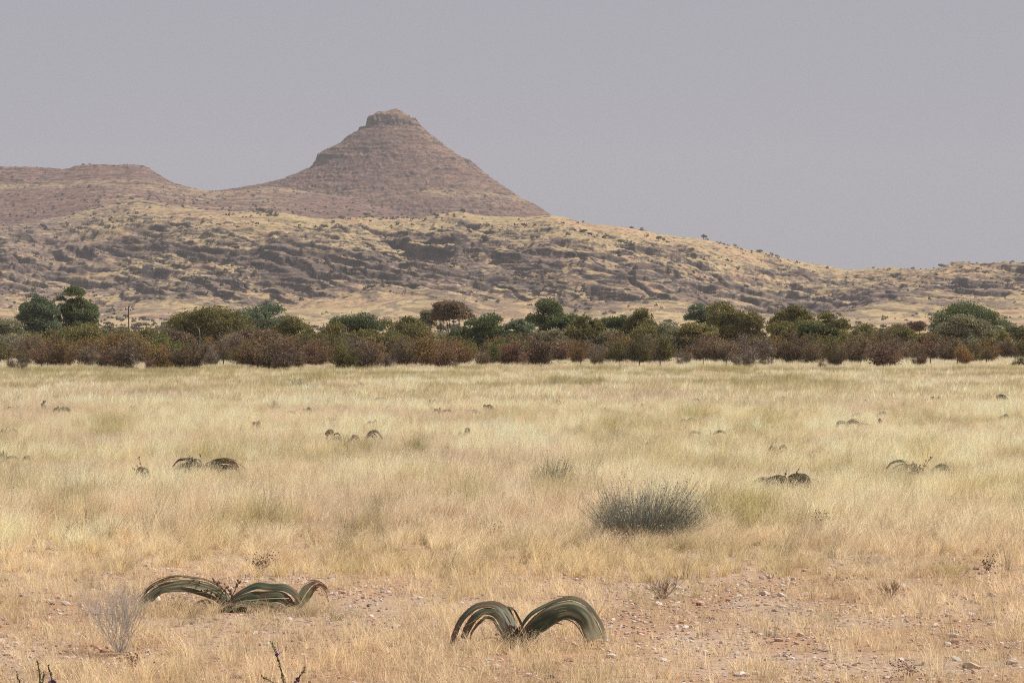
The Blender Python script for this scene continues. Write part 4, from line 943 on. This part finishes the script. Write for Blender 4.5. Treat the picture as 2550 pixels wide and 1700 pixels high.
def litter(root, rng, n, spread):
    for k in range(n):                   # short dead curls lying round the crown
        a = rng.uniform(0, 2*math.pi); L_ = rng.uniform(0.10, 0.26); q = np.array([math.cos(a), math.sin(a)*0.6, 0]); p0 = q*rng.uniform(0.02, spread)
        tt_ = np.linspace(0, 1, 5); P = p0+q*L_*tt_[:, None]+np.stack([rng.normal(size=5)*0.012, rng.normal(size=5)*0.012, 0.03+0.09*np.sin(math.pi*tt_)*rng.uniform(0.3, 1.2)], 1)
        W = np.tile(np.cross(q, (0, 0, 1))*rng.uniform(0.012, 0.03)+np.array([0, 0, -0.012]), (5, 1))
        link('dead_leaf', strap_leaf(rng, P, W, 2, 0.03, BRN*rng.uniform(0.6, 1.1), TAN*0.6, 0.6, across=4, seg=10, tan=0.5), STRAP, root)
def hero_front():
    b = 1608.0; u0 = 1288.0; x, d = at(u0, b); root = empty('welwitschia', (x, d, 0)); tag(root, 'nearest desert plant, big arched strap leaves curling down, front centre', 'desert plant', 'arched strap-leaved plants in the grass')
    FRONTG.append((x, d, 50, 0.55)); rng = np.random.default_rng(1)
    P = px_path(u0, d, b, [(1278, 1602, 0.0), (1266, 1565, 0.0), (1250, 1533, 0.02), (1222, 1516, 0.03), (1190, 1522, 0.0), (1162, 1548, -0.03), (1150, 1580, -0.05), (1146, 1618, -0.07)])
    W = px_w(d, [(-14, -0.02, -2), (-18, -0.02, -5), (-17, -0.04, -10), (-8, -0.06, -16), (8, -0.07, -15), (15, -0.06, -8), (16, -0.05, -2), (16, -0.04, 0)])
    link('leaf', strap_leaf(rng, P, W*1.25, 3, 0.03, GREENL*1.2, BRN*0.9, 0.82, tan=0.35, pale=0.85), STRAP, root)
    P = px_path(u0, d, b, [(1284, 1600, 0.06), (1275, 1560, 0.08), (1268, 1530, 0.10), (1264, 1514, 0.12), (1276, 1520, 0.14), (1286, 1548, 0.12), (1292, 1580, 0.1)])
    W = px_w(d, [(10, -0.02, 0), (11, -0.02, 0), (11, -0.03, -3), (9, -0.05, -5), (5, -0.05, -4), (4, -0.04, 0), (3, -0.03, 0)])
    link('leaf', strap_leaf(rng, P, W, 2, 0.02, GREENL*1.1, BRN, 0.9, tan=0.4), STRAP, root)
    P = px_path(u0, d, b, [(1296, 1604, 0.0), (1308, 1580, 0.0), (1335, 1552, 0.0), (1372, 1527, 0.0), (1412, 1511, 0.0), (1448, 1524, -0.02), (1470, 1556, -0.04), (1480, 1590, -0.06), (1482, 1622, -0.07)])
    W = px_w(d, [(8, -0.03, -8), (10, -0.04, -16), (12, -0.06, -20), (6, -0.08, -23), (-3, -0.09, -23), (-16, -0.08, -18), (-22, -0.07, -10), (-24, -0.06, -4), (-24, -0.05, 0)])
    link('leaf', strap_leaf(rng, P, W*1.3, 3, 0.03, GREENL*0.85, TAN*0.8, 0.90, tan=0.85), STRAP, root)
    P = px_path(u0, d, b, [(1290, 1604, -0.05), (1302, 1590, -0.06), (1314, 1598, -0.08), (1326, 1618, -0.1)]); W = px_w(d, [(6, -0.02, -3), (7, -0.03, -4), (7, -0.03, 0), (6, -0.02, 2)])
    link('leaf', strap_leaf(rng, P, W, 2, 0.03, GREENL, BRN, 0.6), STRAP, root)
    core(root, 0.075, 0.09); litter(root, rng, 9, 0.16)
    cones(root, rng, [((-0.03, 0, 0.08), (-0.10+0.05*k, -0.04, 0.16+0.02*(k % 2))) for k in range(4)])
hero_front()
def hero_left():
    b = 1520.0; u0 = 580.0; x, d = at(u0, b); root = empty('welwitschia', (x, d, 0)); tag(root, 'long ragged plant on the left, grassy leaf arch, dark wavy leaf and red-brown curled tip', 'desert plant', 'arched strap-leaved plants in the grass')
    FRONTG.append((x-0.6, d+0.05, 90, 0.35)); FRONTG.append((x+0.5, d, 50, 0.4)); rng = np.random.default_rng(2)
    P = px_path(u0, d, b, [(570, 1515, 0.0), (556, 1485, 0.0), (522, 1464, 0.0), (478, 1454, 0.0), (430, 1452, 0.0), (390, 1464, -0.03), (364, 1488, -0.05), (352, 1520, -0.06)])
    W = px_w(d, [(-8, -0.02, -6), (-8, -0.03, -10), (-4, -0.05, -12), (0, -0.06, -13), (5, -0.07, -13), (12, -0.06, -9), (14, -0.05, -4), (14, -0.05, 0)])
    link('leaf', strap_leaf(rng, P, W*1.35, 5, 0.05, GREENL*1.2, TAN*0.6, 0.95, tan=0.85), STRAP, root)
    P = px_path(u0, d, b, [(556, 1524, 0.0), (566, 1505, 0.0), (590, 1490, 0.0), (622, 1476, 0.0), (645, 1472, 0.0), (672, 1480, 0.0), (700, 1474, -0.02), (724, 1488, -0.04), (738, 1512, -0.05), (742, 1528, -0.05)])
    W = px_w(d, [(3, -0.03, -6), (5, -0.04, -8), (3, -0.06, -11), (0, -0.07, -17), (0, -0.07, -18), (0, -0.07, -17), (-3, -0.07, -18), (-10, -0.06, -15), (-14, -0.05, -4), (-14, -0.05, 0)])
    link('leaf', strap_leaf(rng, P, W*1.25, 2, 0.02, np.array((0.050, 0.066, 0.036)), BRN*0.8, 0.90, tan=0.30), STRAP, root)
    P = px_path(u0, d, b, [(735, 1518, 0.05), (748, 1498, 0.05), (760, 1476, 0.05), (774, 1458, 0.05), (792, 1452, 0.04), (808, 1464, 0.02), (816, 1480, 0.0)])
    W = px_w(d, [(10, -0.03, -4), (13, -0.03, -6), (14, -0.04, -9), (8, -0.05, -10), (2, -0.05, -9), (-4, -0.04, -6), (-4, -0.03, -2)])
    link('leaf', strap_leaf(rng, P, W, 3, 0.02, np.array((0.34, 0.35, 0.20)), np.array((0.24, 0.09, 0.06)), 0.55, tan=0.5), STRAP, root)
    P = px_path(u0, d, b, [(566, 1520, -0.08), (600, 1500, -0.08), (650, 1500, -0.1), (700, 1508, -0.1), (728, 1524, -0.1)]); W = px_w(d, [(0, -0.02, -4), (0, -0.03, -6), (0, -0.04, -6), (0, -0.04, -6), (-3, -0.03, -4)])
    link('leaf', strap_leaf(rng, P, W, 5, 0.04, np.array((0.38, 0.38, 0.24)), TAN, 0.8, tan=0.8), STRAP, root)
    core(root, 0.09, 0.08); litter(root, rng, 12, 0.3)
    ppm = F/d
    cones(root, rng, [((-0.05, 0, 0.08), ((uu-u0)/ppm, -0.02, (b-vv)/ppm)) for uu, vv in ((500, 1462), (532, 1440), (515, 1478), (560, 1450), (596, 1445), (545, 1490), (480, 1445), (576, 1470))])
hero_left()
def arch_plant(u_core, base_py, arches, label, seed, det=3, group='arched strap-leaved plants in the grass', keep=True, tone=1.0, flowers=False):
    """arches: (tip u, top py, half width px, lean toward viewer) each an arched leaf from the core to its tip"""
    x, d = at(u_core, base_py); root = empty('welwitschia', (x, d, 0)); tag(root, label, 'desert plant', group); rng = np.random.default_rng(seed)
    ppm = F/d
    if keep and base_py > 1150: KEEP.append((x, d, max(0.6, max(abs(a[0]-u_core) for a in arches)/ppm*0.9)))
    if det == 1:
        nn = rng.integers(3, 6); arches = [(u_core+rng.normal()*abs(arches[0][0]-u_core)*0.9, base_py-(base_py-arches[0][1])*rng.uniform(0.72, 1.0), rng.uniform(1.3, 2.4), u_core+rng.normal()*3) for _ in range(nn)]
    LF = np.array((0.17, 0.145, 0.08)) if det == 1 else np.array((0.115, 0.10, 0.055)) if base_py < 1150 else np.array((0.085, 0.085, 0.045))
    for (tu, top, hw, r0) in arches:
        n = 9; t = np.linspace(0, 1, n); H = (base_py-top)/ppm-hw/ppm*0.5
        sx = (r0 if r0 is not None else u_core); X0 = (sx-u_core)/ppm; X1 = (tu-u_core)/ppm
        xs = X0+(X1-X0)*(t-0.10*np.sin(2*math.pi*t)); sk = rng.uniform(0.75, 1.35); zs = H*np.sin(math.pi*np.clip(0.05+t*0.93, 0, 1)**sk)**rng.uniform(0.5, 0.85)+rng.normal(size=n)*H*0.035; xs = xs+rng.normal(size=n)*abs(X1-X0)*0.03
        P = np.stack([xs, (-0.08 if base_py > 1150 else rng.uniform(-0.3, 0.3))*t, zs], 1)
        sg = np.sign(X1-X0); w_ = hw/ppm
        W = np.stack([sg*w_*np.cos(math.pi*t)*0.8, np.full(n, -0.06), -w_*np.sin(math.pi*t)-0.02], 1)
        link('leaf', strap_leaf(rng, P, W, det, 0.05, LF*tone*rng.uniform(0.7, 1.0), BRN*rng.uniform(0.8, 1.6), rng.uniform(0.6, 0.9), across=4, seg=16, tan=0.45), STRAP, root)
    core(root, 0.08, 0.08)
    if flowers: cones(root, rng, [((0, 0, 0.1), (rng.uniform(-0.3, 0.3), -0.03, rng.uniform(0.3, 0.55))) for k in range(5)])
    return root
FARKEEP = 0.6
MID = [
 (500, 1192, [(432, 1146, 11, None), (462, 1156, 14, 490), (592, 1150, 20, 510), (560, 1156, 18, 515), (478, 1150, 14, 500)], 'dark plant of overlapping arches half sunk in grass, left above the grassy arch', 1.0),
 (362, 1205, [(342, 1168, 12, 368)], 'single short curled leaf sticking up left of the overlapping dark arches', 1.1),
 (1950, 1240, [(1878, 1198, 13, 1925), (1912, 1190, 22, 1954), (2020, 1188, 24, 1962), (1998, 1192, 20, 1966), (1940, 1196, 16, 1956)], 'dark plant of four squat leaves standing right of the big grey bush', 1.3),
 (2290, 1202, [(2224, 1156, 12, 2270), (2246, 1160, 12, 2284), (2268, 1168, 10, 2300), (2366, 1158, 6, 2325)], 'pale thin-leaved plant with wide arches in the right-hand grass', 1.6),
 (880, 1118, [(825, 1080, 4, 850), (872, 1084, 5, 895), (948, 1072, 2.6, 905), (940, 1078, 2.2, 912)], 'plant of brown arches behind a green tussock, middle left', 1.2),
 (826, 1105, [(818, 1072, 6, 832)], 'upright brown curl left of the brown arches behind the green tussock', 1.2),
 (1158, 1098, [(1140, 1078, 5, 1150), (1172, 1068, 6, 1160)], 'small upright plant with a curled loop left of centre', 1.3),
 (1228, 1122, [(1208, 1104, 6, 1225), (1246, 1102, 6, 1230)], 'low brown ragged plant just right of the curled loop plant', 1.2),
 (2110, 1075, [(2084, 1048, 4, 2112), (2140, 1045, 4, 2108), (2170, 1056, 3, 2130)], 'dark plant with two low arches in the far right grass', 1.0),
 (1715, 1066, [(1690, 1044, 4, 1712), (1735, 1042, 5, 1712)], 'flat dark arch in front of the olive grass, right of centre', 1.0),
 (1945, 1148, [(1915, 1108, 4, 1935), (1928, 1120, 4, 1948), (1962, 1112, 5, 1940)], 'grey-green leafy plant with thin loops above the squat-leaved plant', 1.7),
 (766, 1046, [(748, 1020, 3, 770), (776, 1012, 4, 762)], 'small plant with a pointed dark tip left of the brown arches', 0.9),
 (2495, 1008, [(2478, 984, 4, 2500), (2512, 984, 5, 2488)], 'small dark mound-shaped plant near the right edge', 0.9),
 (1215, 1034, [(1202, 1012, 4, 1218), (1232, 1010, 5, 1212)], 'dark far plant below the upright-stemmed tree with a spike on top', 0.9),
 (150, 1040, [(128, 1016, 4, 150), (178, 1015, 4, 148)], 'low dark leaf arch beside the grey stump on the left', 1.0),
]
for i, (u, b, ar, lab, tone) in enumerate(MID): arch_plant(u, b, ar, lab, 200+i, 4 if b > 1150 else 2, tone=tone, flowers=(b > 1150))
FAR = [(855, 999), (925, 983), (948, 1002), (980, 1000), (1040, 1002), (1076, 992), (1120, 991), (1098, 1014), (1156, 1011), (1395, 992), (1335, 1003), (1500, 1004), (715, 1021), (822, 1030), (925, 1043), (350, 1016), (322, 1000), (1790, 996), (1826, 998), (1856, 998),
       (1952, 984), (1982, 1013), (2008, 1015), (2150, 988), (2340, 984), (2115, 1023), (15, 1058), (12, 1118), (52, 1116), (1740, 990), (1700, 998), (2210, 1017), (2310, 1000), (2520, 1022), (1590, 1001), (40, 1008), (1462, 1010), (640, 1045), (1770, 1062), (2190, 1040), (1600, 1096)]
FL = [(u, t) for (u, t) in FAR]
row = ['in the farthest grass' if t < 1005 else ('in the far grass' if t < 1030 else 'in the middle grass') for u, t in FL]
FARMARK = [(107, 'the grey stump'), (735, 'the blue-grey bush'), (766, 'the pointed-tip plant'), (1215, 'the spiked far plant'), (1715, 'the flat dark arch'), (2110, 'the two low arches'), (2495, 'the dark mound plant')]
def fwhere(u):
    lu, ln = min(FARMARK, key=lambda a: abs(a[0]-u)); return ('left of ' if u < lu else 'right of ')+ln
flb = uniq([(f'small brown arch {row[i]}', fwhere(u), u) for i, (u, t) in enumerate(FL)])
for i, (u, t) in enumerate(FL):
    if i % 5 in (1, 3): t += 5
    rng = np.random.default_rng(700+i); b = HOR+(t-HOR)/(1-rng.uniform(0.34, 0.40)/HC); s_ = (b-HOR)/HC*rng.uniform(0.13, 0.26)
    ar = [(u+s_, t+2.5, 1.8, u-s_)] if rng.random() < 0.5 else [(u-s_*1.3, t+3.5, 1.8, u+2), (u+s_*1.3, t+2.5, 2.0, u-2)]
    arch_plant(u, b, ar, flb[i], 800+i, 1, tone=0.9, keep=False)

# ------------------------------------------------------------------ bushes and herbs in the grass
BUSHM = foliage_mat('grey_stems', trans=0.1, objcol=False, rough=0.8)
def stem_bush(u, base_py, wpx, hpx, label, n=1500, col=((0.19, 0.205, 0.155), (0.13, 0.15, 0.105), (0.26, 0.26, 0.22)), heads=True, seed=1, wid=0.0022, name='bush', group=None, lean=0.75):
    x, d = at(u, base_py); ppm = F/d; W = wpx/ppm; H = hpx/ppm; rng = np.random.default_rng(seed)
    root = empty(name, (x, d, 0)); tag(root, label, 'tussock' if name == 'grass_tussock' else 'bush', group)
    a = rng.uniform(0, 2*math.pi, n); q = np.sqrt(rng.random(n)); bx = np.stack([np.cos(a)*q*W*0.27, np.sin(a)*q*W*0.2, np.zeros(n)], 1)
    out = np.stack([np.cos(a)*q, np.sin(a)*q*0.8, np.zeros(n)], 1)*W*0.26*lean+rng.normal(size=(n, 3))*W*0.035; out[:, 0] += 0.04*W
    Hn = H*rng.uniform(0.35, 1.0, n)**0.8*(1-0.40*q**2)*(0.55+0.8*vn(np.cos(a)*q*3.2+3, np.sin(a)*q*3.2, seed)); out[:, 0] += (rng.random(n) < 0.25)*W*rng.uniform(0, 0.16, n); V = []; segs = 4
    sd_ = rnd_unit(rng, n); sd_[:, 2] *= 0.2; wob = rng.normal(size=(n, 3))*0.035*min(1.0, H)
    for k in range(segs+1):
        t = k/segs; p = bx+out*t**1.3+wob*math.sin(t*5); p[:, 2] = Hn*t; V += [p-sd_*wid*(1-0.6*t), p+sd_*wid*(1-0.6*t)]
    tip = V[-1]; V = np.stack(V, 1); m = 2*(segs+1); f = np.array([[2*k, 2*k+1, 2*k+3, 2*k+2] for k in range(segs)]); Fq = (np.arange(n)[:, None, None]*m+f[None]).reshape(-1, 4)
    c = np.repeat(np.array(col)[rng.integers(0, len(col), n)]*rng.uniform(0.75, 1.25, (n, 1)), m, 0)
    # side twigs
    k2 = rng.integers(0, n, n); tt = rng.integers(2, segs+1, n); p0 = V[k2, tt*2]; dr = rnd_unit(rng, n); dr[:, 2] = np.abs(dr[:, 2])+0.4; dr /= np.linalg.norm(dr, axis=1, keepdims=True); p1 = p0+dr*rng.uniform(0.05, 0.22, (n, 1))*min(1.0, H)
    V2 = np.stack([p0-sd_*wid*0.6, p0+sd_*wid*0.6, p1+sd_*wid*0.3, p1-sd_*wid*0.3], 1).reshape(-1, 3); F2 = np.arange(4*n).reshape(-1, 4)+len(V.reshape(-1, 3))
    link('stems', mkmesh('stems', np.concatenate([V.reshape(-1, 3), V2]), np.concatenate([Fq, F2]), False, {'tint': np.concatenate([c, np.repeat(c[::m], 4, 0)[:4*n]])}), BUSHM, root)
    if heads:
        nh = int(n*0.5); P = tip[rng.integers(0, n, nh)]*np.array([0.75, 0.75, 0.95])+rng.normal(size=(nh, 3))*0.03; V3, F3 = leaf_quads(rng, P, 0.024, 0.9)
        fh = link('flower_heads', mkmesh('flower_heads', V3, F3, False, {'tint': tint4(rng, nh, [(0.42, 0.43, 0.38), (0.50, 0.50, 0.45)], 0.2)}), BUSHM, root); tag(fh, kind='stuff')
    if W < 1.2: KEEP.append((x, d-W*0.1, W*0.4))
    return root
stem_bush(1600, 1352, 330, 168, 'big round grey-green bush of thin upright stems, right of centre', 2100, ((0.23, 0.25, 0.20), (0.14, 0.16, 0.12), (0.34, 0.34, 0.29), (0.28, 0.25, 0.19)), True, 11, 0.0030, lean=1.08)
FRONTG.append((ux(1600, 40), 39.7, 330, 0.75))
stem_bush(735, 973, 72, 28, 'small blue-grey bush in the far grass below the broad trees', 500, ((0.16, 0.18, 0.17), (0.12, 0.14, 0.14)), False, 12, 0.008)
stem_bush(896, 967, 30, 16, 'tiny dark blue-grey bush right of the small blue-grey one', 300, ((0.13, 0.14, 0.15), (0.16, 0.16, 0.17)), False, 13, 0.008)
stem_bush(1378, 966, 40, 18, 'faint grey bush in the far grass below the twin-tufted tree', 260, ((0.26, 0.25, 0.21),), False, 14, 0.007)
stem_bush(680, 1036, 46, 40, 'pale grey see-through bush beside the pointed-tip plant', 420, ((0.30, 0.29, 0.24), (0.24, 0.24, 0.2)), False, 15, 0.004)
stem_bush(1372, 1232, 165, 84, 'sparse grey-green leafy bush left above the big grey bush', 800, ((0.22, 0.23, 0.14), (0.16, 0.16, 0.10), (0.30, 0.24, 0.16)), True, 16, 0.004)
stem_bush(1925, 1130, 90, 42, 'faint grey-green bush behind the thin loop plant', 380, ((0.30, 0.32, 0.24), (0.25, 0.26, 0.19)), False, 17, 0.004)
stem_bush(2012, 1118, 60, 34, 'ghostly pale grey bush right of the thin loop plant', 260, ((0.42, 0.42, 0.36),), False, 18, 0.003)
OL3 = ((0.42, 0.37, 0.16), (0.34, 0.31, 0.13), (0.52, 0.46, 0.22))
for (u_, b_, w_, h_, l_, k_) in [(870, 1136, 130, 62, 'olive-green tussock in front of the brown arches', 71), (1030, 1130, 85, 44, 'rounded olive tussock left of the curled loop plant', 72), (262, 1104, 140, 40, 'wide yellow-green tussock in the far left grass', 73),
    (1585, 1082, 120, 34, 'olive tussock behind the flat dark arch, right of centre', 74), (435, 1092, 70, 30, 'small olive tussock above the small reddish herb', 75), (620, 1240, 120, 44, 'faint olive tussock below right of the overlapping arches', 76),
    (700, 958, 170, 16, 'low dark olive tussock band beside the small blue-grey bush', 77), (2180, 962, 130, 20, 'flat olive tussock in the far right grass before the shrubs', 78), (2390, 966, 150, 20, 'darkest flat tussock in the far right grass', 79), (1900, 958, 150, 20, 'wide flat olive tussock in the far grass below the tall trees', 80),
    (1260, 1128, 70, 34, 'brown-olive tussock beside the low brown ragged plant', 81), (1855, 1090, 90, 44, 'leaning olive tussock beside the grey-green loop plant', 82)]:
    stem_bush(u_, b_, w_, h_, l_, 420, OL3, False, k_, 0.0035 if b_ > 1050 else 0.009, name='grass_tussock', group='olive grass tussocks')
stem_bush(95, 955, 40, 14, 'grey tussock far left in front of the brown shrubs', 200, ((0.3, 0.3, 0.26),), False, 19, 0.008)

def twig_bush(u, base_py, wpx, hpx, label, seed, mat, nmain=26, r=0.004, name='dead_bush', cat='dead bush', levels=3, sweep=0.0):
    x, d = at(u, base_py); ppm = F/d; W = wpx/ppm; H = hpx/ppm; rng = np.random.default_rng(seed); V = []; Fq = []
    root_ = None
    def grow(p, dr, L_, rr, lv):
        q1 = p+dr*L_*0.5+rng.normal(size=3)*L_*0.05; q2 = q1+(dr+np.array([0, 0, 0.18]))*L_*0.5+rng.normal(size=3)*L_*0.05
        tube(np.array([p, q1, q2]), [rr, rr*0.8, rr*0.55], 4, V, Fq)
        if lv <= 0: return
        for k in range(3 if lv > 1 else 4):
            s_ = rng.uniform(0.35, 1.0); st = lerp(p, q1, s_*2) if s_ < 0.5 else lerp(q1, q2, s_*2-1)
            nd = dr+rng.normal(size=3)*0.42; nd[2] = abs(nd[2])+0.25; nd /= np.linalg.norm(nd); grow(st, nd, L_*rng.uniform(0.45, 0.7), rr*0.6, lv-1)
    for k in range(nmain):
        a = rng.uniform(0, 2*math.pi); q = rng.random()**0.7; dr = np.array([math.cos(a)*q*W*0.42, math.sin(a)*q*W*0.34, H*0.62]); L_ = np.linalg.norm(dr)*rng.uniform(0.8, 1.1)
        grow(np.array([rng.normal()*0.03, rng.normal()*0.03, -0.01]), dr/np.linalg.norm(dr), L_, r, levels)
    o = link(name, mkmesh(name, np.concatenate(V), np.concatenate(Fq), False), mat, None, (x, d, 0)); tag(o, label, cat)
    KEEP.append((x, d, W*0.4)); return o
GREYTW = solid_mat('grey_twigs', (0.50, 0.47, 0.43), nscale=40, var=0.3, bump=0); BROWNTW = solid_mat('brown_twigs', (0.30, 0.21, 0.15), nscale=40, var=0.35, bump=0); REDTW = solid_mat('red_twigs', (0.24, 0.11, 0.075), nscale=40, var=0.3, bump=0)
twig_bush(303, 1622, 245, 152, 'grey leafless bush of fine dead twigs, front left', 31, GREYTW, 34, 0.0026, levels=3)
twig_bush(1650, 1488, 110, 46, 'low dry brown tussock at the left end of the gravel strips', 32, BROWNTW, 22, 0.003, 'dry_tussock', 'dry plant', 2)
twig_bush(2215, 1490, 70, 46, 'dark dry plant with blackish heads beside the dusty-pink boulder', 33, BROWNTW, 12, 0.0035, 'dry_tussock', 'dry plant', 2)
def dry_herb(u, base_py, wpx, hpx, label, seed, col=(0.22, 0.13, 0.09), n=60, dots=260, ds=0.016):
    x, d = at(u, base_py); ppm = F/d; W = wpx/ppm; H = hpx/ppm; rng = np.random.default_rng(seed); root = empty('dry_herb', (x, d, 0)); tag(root, label, 'dry plant', 'brown seed-headed herbs in the grass')
    V, Fq, c = blades(rng, n, H*0.8, W*0.12, 0.002, 0.9*W/H*0.5, 3, 0.05, 0.3); link('stems', mkmesh('stems', V, Fq, False, {'tint': c*np.array(col)*1.1}), BUSHM, root)
    T_ = V.reshape(n, 8, 3); P = T_[rng.integers(0, n, dots), rng.integers(4, 8, dots)]+rng.normal(size=(dots, 3))*W*0.05; V, Fq = leaf_quads(rng, P, ds*(26/d)**-0.4, 0.9)
    sh = link('seed_heads', mkmesh('seed_heads', V, Fq, False, {'tint': tint4(rng, dots, [col, tuple(k*0.7 for k in col)], 0.25)}), BUSHM, root); tag(sh, kind='stuff')
dry_herb(2040, 1322, 95, 55, 'reddish-brown dotted herb below the squat-leaved plant', 41)
dry_herb(650, 1432, 75, 58, 'brown dotted herb standing behind the long ragged plant', 42)
dry_herb(510, 1120, 48, 22, 'small reddish herb above the overlapping dark arches', 43, (0.30, 0.15, 0.10), 40, 130, 0.02)
dry_herb(435, 1118, 18, 18, 'tiny reddish herb left of the small reddish herb', 44, (0.30, 0.15, 0.10), 20, 60, 0.02)
dry_herb(1556, 1240, 26, 75, 'thin seed stalk rising behind the left of the big grey bush', 45, (0.18, 0.14, 0.09), 6, 36)
dry_herb(1680, 1205, 40, 40, 'thin brown-headed herb just behind the right of the big grey bush', 46, (0.22, 0.16, 0.10), 18, 60)
dry_herb(1235, 1345, 70, 50, 'faint straw-brown herb between the long plant and the big bush', 47, (0.32, 0.24, 0.16), 40, 120)
dry_herb(880, 1240, 130, 40, 'wide faint mauve-brown herb patch in the middle grass', 48, (0.30, 0.21, 0.17), 60, 220)
dry_herb(1830, 1100, 210, 26, 'long mauve-dotted herb patch in the far middle grass', 49, (0.34, 0.22, 0.19), 90, 380, 0.02)
dry_herb(2260, 1682, 110, 40, 'dark maroon flowering herb near the bottom right', 50, (0.19, 0.09, 0.08), 30, 170, 0.014)
dry_herb(2460, 1420, 60, 40, 'dark seeded herb in the back gravel on the right', 51, (0.14, 0.08, 0.07), 30, 110)
dry_herb(330, 1660, 70, 40, 'rusty low herb under the dead twig bush', 52, (0.24, 0.11, 0.075), 36, 120)
dry_herb(1190, 1125, 60, 26, 'faint brown tuft between the curled loop and ragged plants', 53, (0.28, 0.22, 0.12), 40, 70)

def sprig(stems, label, seed):
    u0, b = stems[0][0], 1716.0; x, d = at(u0, b); ppm = F/d; root = empty('flowering_sprig', (x, d, 0)); tag(root, label, 'wildflower'); rng = np.random.default_rng(seed)
    flw = []
    for (ub, ut, top, fl) in stems:
        p = np.array([(ub-u0)/ppm, rng.normal()*0.02, 0]); q = np.array([(ut-u0)/ppm, rng.normal()*0.02, (b-top)/ppm]); m = lerp(p, q, 0.5)+np.array([0.012, 0, 0]); V = []; Fq = []
        tube(np.array([p, m, q]), [0.006, 0.005, 0.002], 5, V, Fq); c = [np.tile((0.10, 0.12, 0.05), (len(V[0]), 1))]
        n = int(np.linalg.norm(q-p)*260); t = rng.random(n)**0.9; P = np.where((t < 0.5)[:, None], lerp(p, m, (t*2)[:, None]), lerp(m, q, (t*2-1)[:, None]))+rng.normal(size=(n, 3))*0.006
        V2, F2 = leaf_quads(rng, P, 0.024, 0.35, 1.2); off = len(V[0])
        link('stem', mkmesh('stem', np.concatenate([V[0], V2]), np.concatenate([Fq[0], F2+off]), False, {'tint': np.concatenate([c[0], tint4(rng, n, [(0.11, 0.13, 0.055), (0.15, 0.15, 0.08), (0.08, 0.09, 0.045)])])}), BUSHM, root)
        if fl: flw.append(lerp(p, q, fl)+np.array([0.012, -0.01, 0]))
    for f in flw:
        P = f+rng.normal(size=(22, 3))*0.009; V, Fq = leaf_quads(rng, P, 0.022, 0.8); link('flower', mkmesh('flower', V, Fq, False, {'tint': tint4(rng, 22, [(0.13, 0.05, 0.24), (0.18, 0.09, 0.30), (0.07, 0.03, 0.12)])}), BUSHM, root)
sprig([(712, 678, 1598, 0.74), (716, 760, 1664, 0.5), (705, 650, 1682, None), (708, 700, 1684, 0.3), (718, 742, 1690, None)], 'dark green stalk with purple flowers, bottom edge left of the front plant', 61)
sprig([(100, 93, 1638, None), (130, 120, 1655, 0.35), (96, 108, 1672, None), (50, 40, 1676, None), (134, 136, 1690, 0.6)], 'cluster of short green stalks with purple flowers in the bottom left corner', 62)

def build_stump():
    d = at(107, 1034)[1]; x = ux(107, d); V = []; Fq = []
    tube(np.array([(0.0, 0, -0.05), (0.02, 0, 0.15), (0.03, 0, 0.30), (-0.02, 0, 0.42), (0.03, 0, 0.50), (0.10, 0, 0.52)]), [0.09, 0.08, 0.09, 0.075, 0.055, 0.02], 9, V, Fq); tube(np.array([(0.04, 0, 0.1), (0.14, 0, 0.12), (0.22, 0, 0.05)]), [0.05, 0.04, 0.02], 6, V, Fq)
    V = np.concatenate(V); V = V*(1+0.25*(vn(V[:, 2]*25, V[:, 0]*30+V[:, 1]*20, 5)-0.5))[:, None]
    o = link('stump', mkmesh('stump', V, np.concatenate(Fq), False), solid_mat('weathered_wood', (0.26, 0.22, 0.20), nscale=14, var=0.6, bump=0.6), None, (x, d, 0)); tag(o, 'upright weathered grey stump in the far grass, far left', 'stump')
build_stump(); KEEP.append((ux(107, 100), 100, 1.2))
KEEP += SHRUB_KEEP
build_grass(); build_gravel()
#TAIL
# ------------------------------------------------------------------ haze
def build_haze():
    x, y0, y1, z0, z1 = 4300, -60, 4620, -20.0, 300
    V = [(-x, y0, z0), (x, y0, z0), (x, y1, z0), (-x, y1, z0), (-x, y0, z1), (x, y0, z1), (x, y1, z1), (-x, y1, z1)]
    Fq = np.array([(0, 3, 2, 1), (4, 5, 6, 7), (0, 1, 5, 4), (1, 2, 6, 5), (2, 3, 7, 6), (3, 0, 4, 7)])
    m, N, L = new_mat('haze_air'); out = N.new('ShaderNodeOutputMaterial'); v = N.new('ShaderNodeVolumePrincipled')
    v.inputs['Color'].default_value = (0.97, 0.97, 1.0, 1); v.inputs['Density'].default_value = 0.000070; v.inputs['Anisotropy'].default_value = 0.0
    L.new(v.outputs[0], out.inputs['Volume'])
    o = link('haze', mkmesh('haze', V, Fq), m); tag(o, kind='stuff')
build_haze()
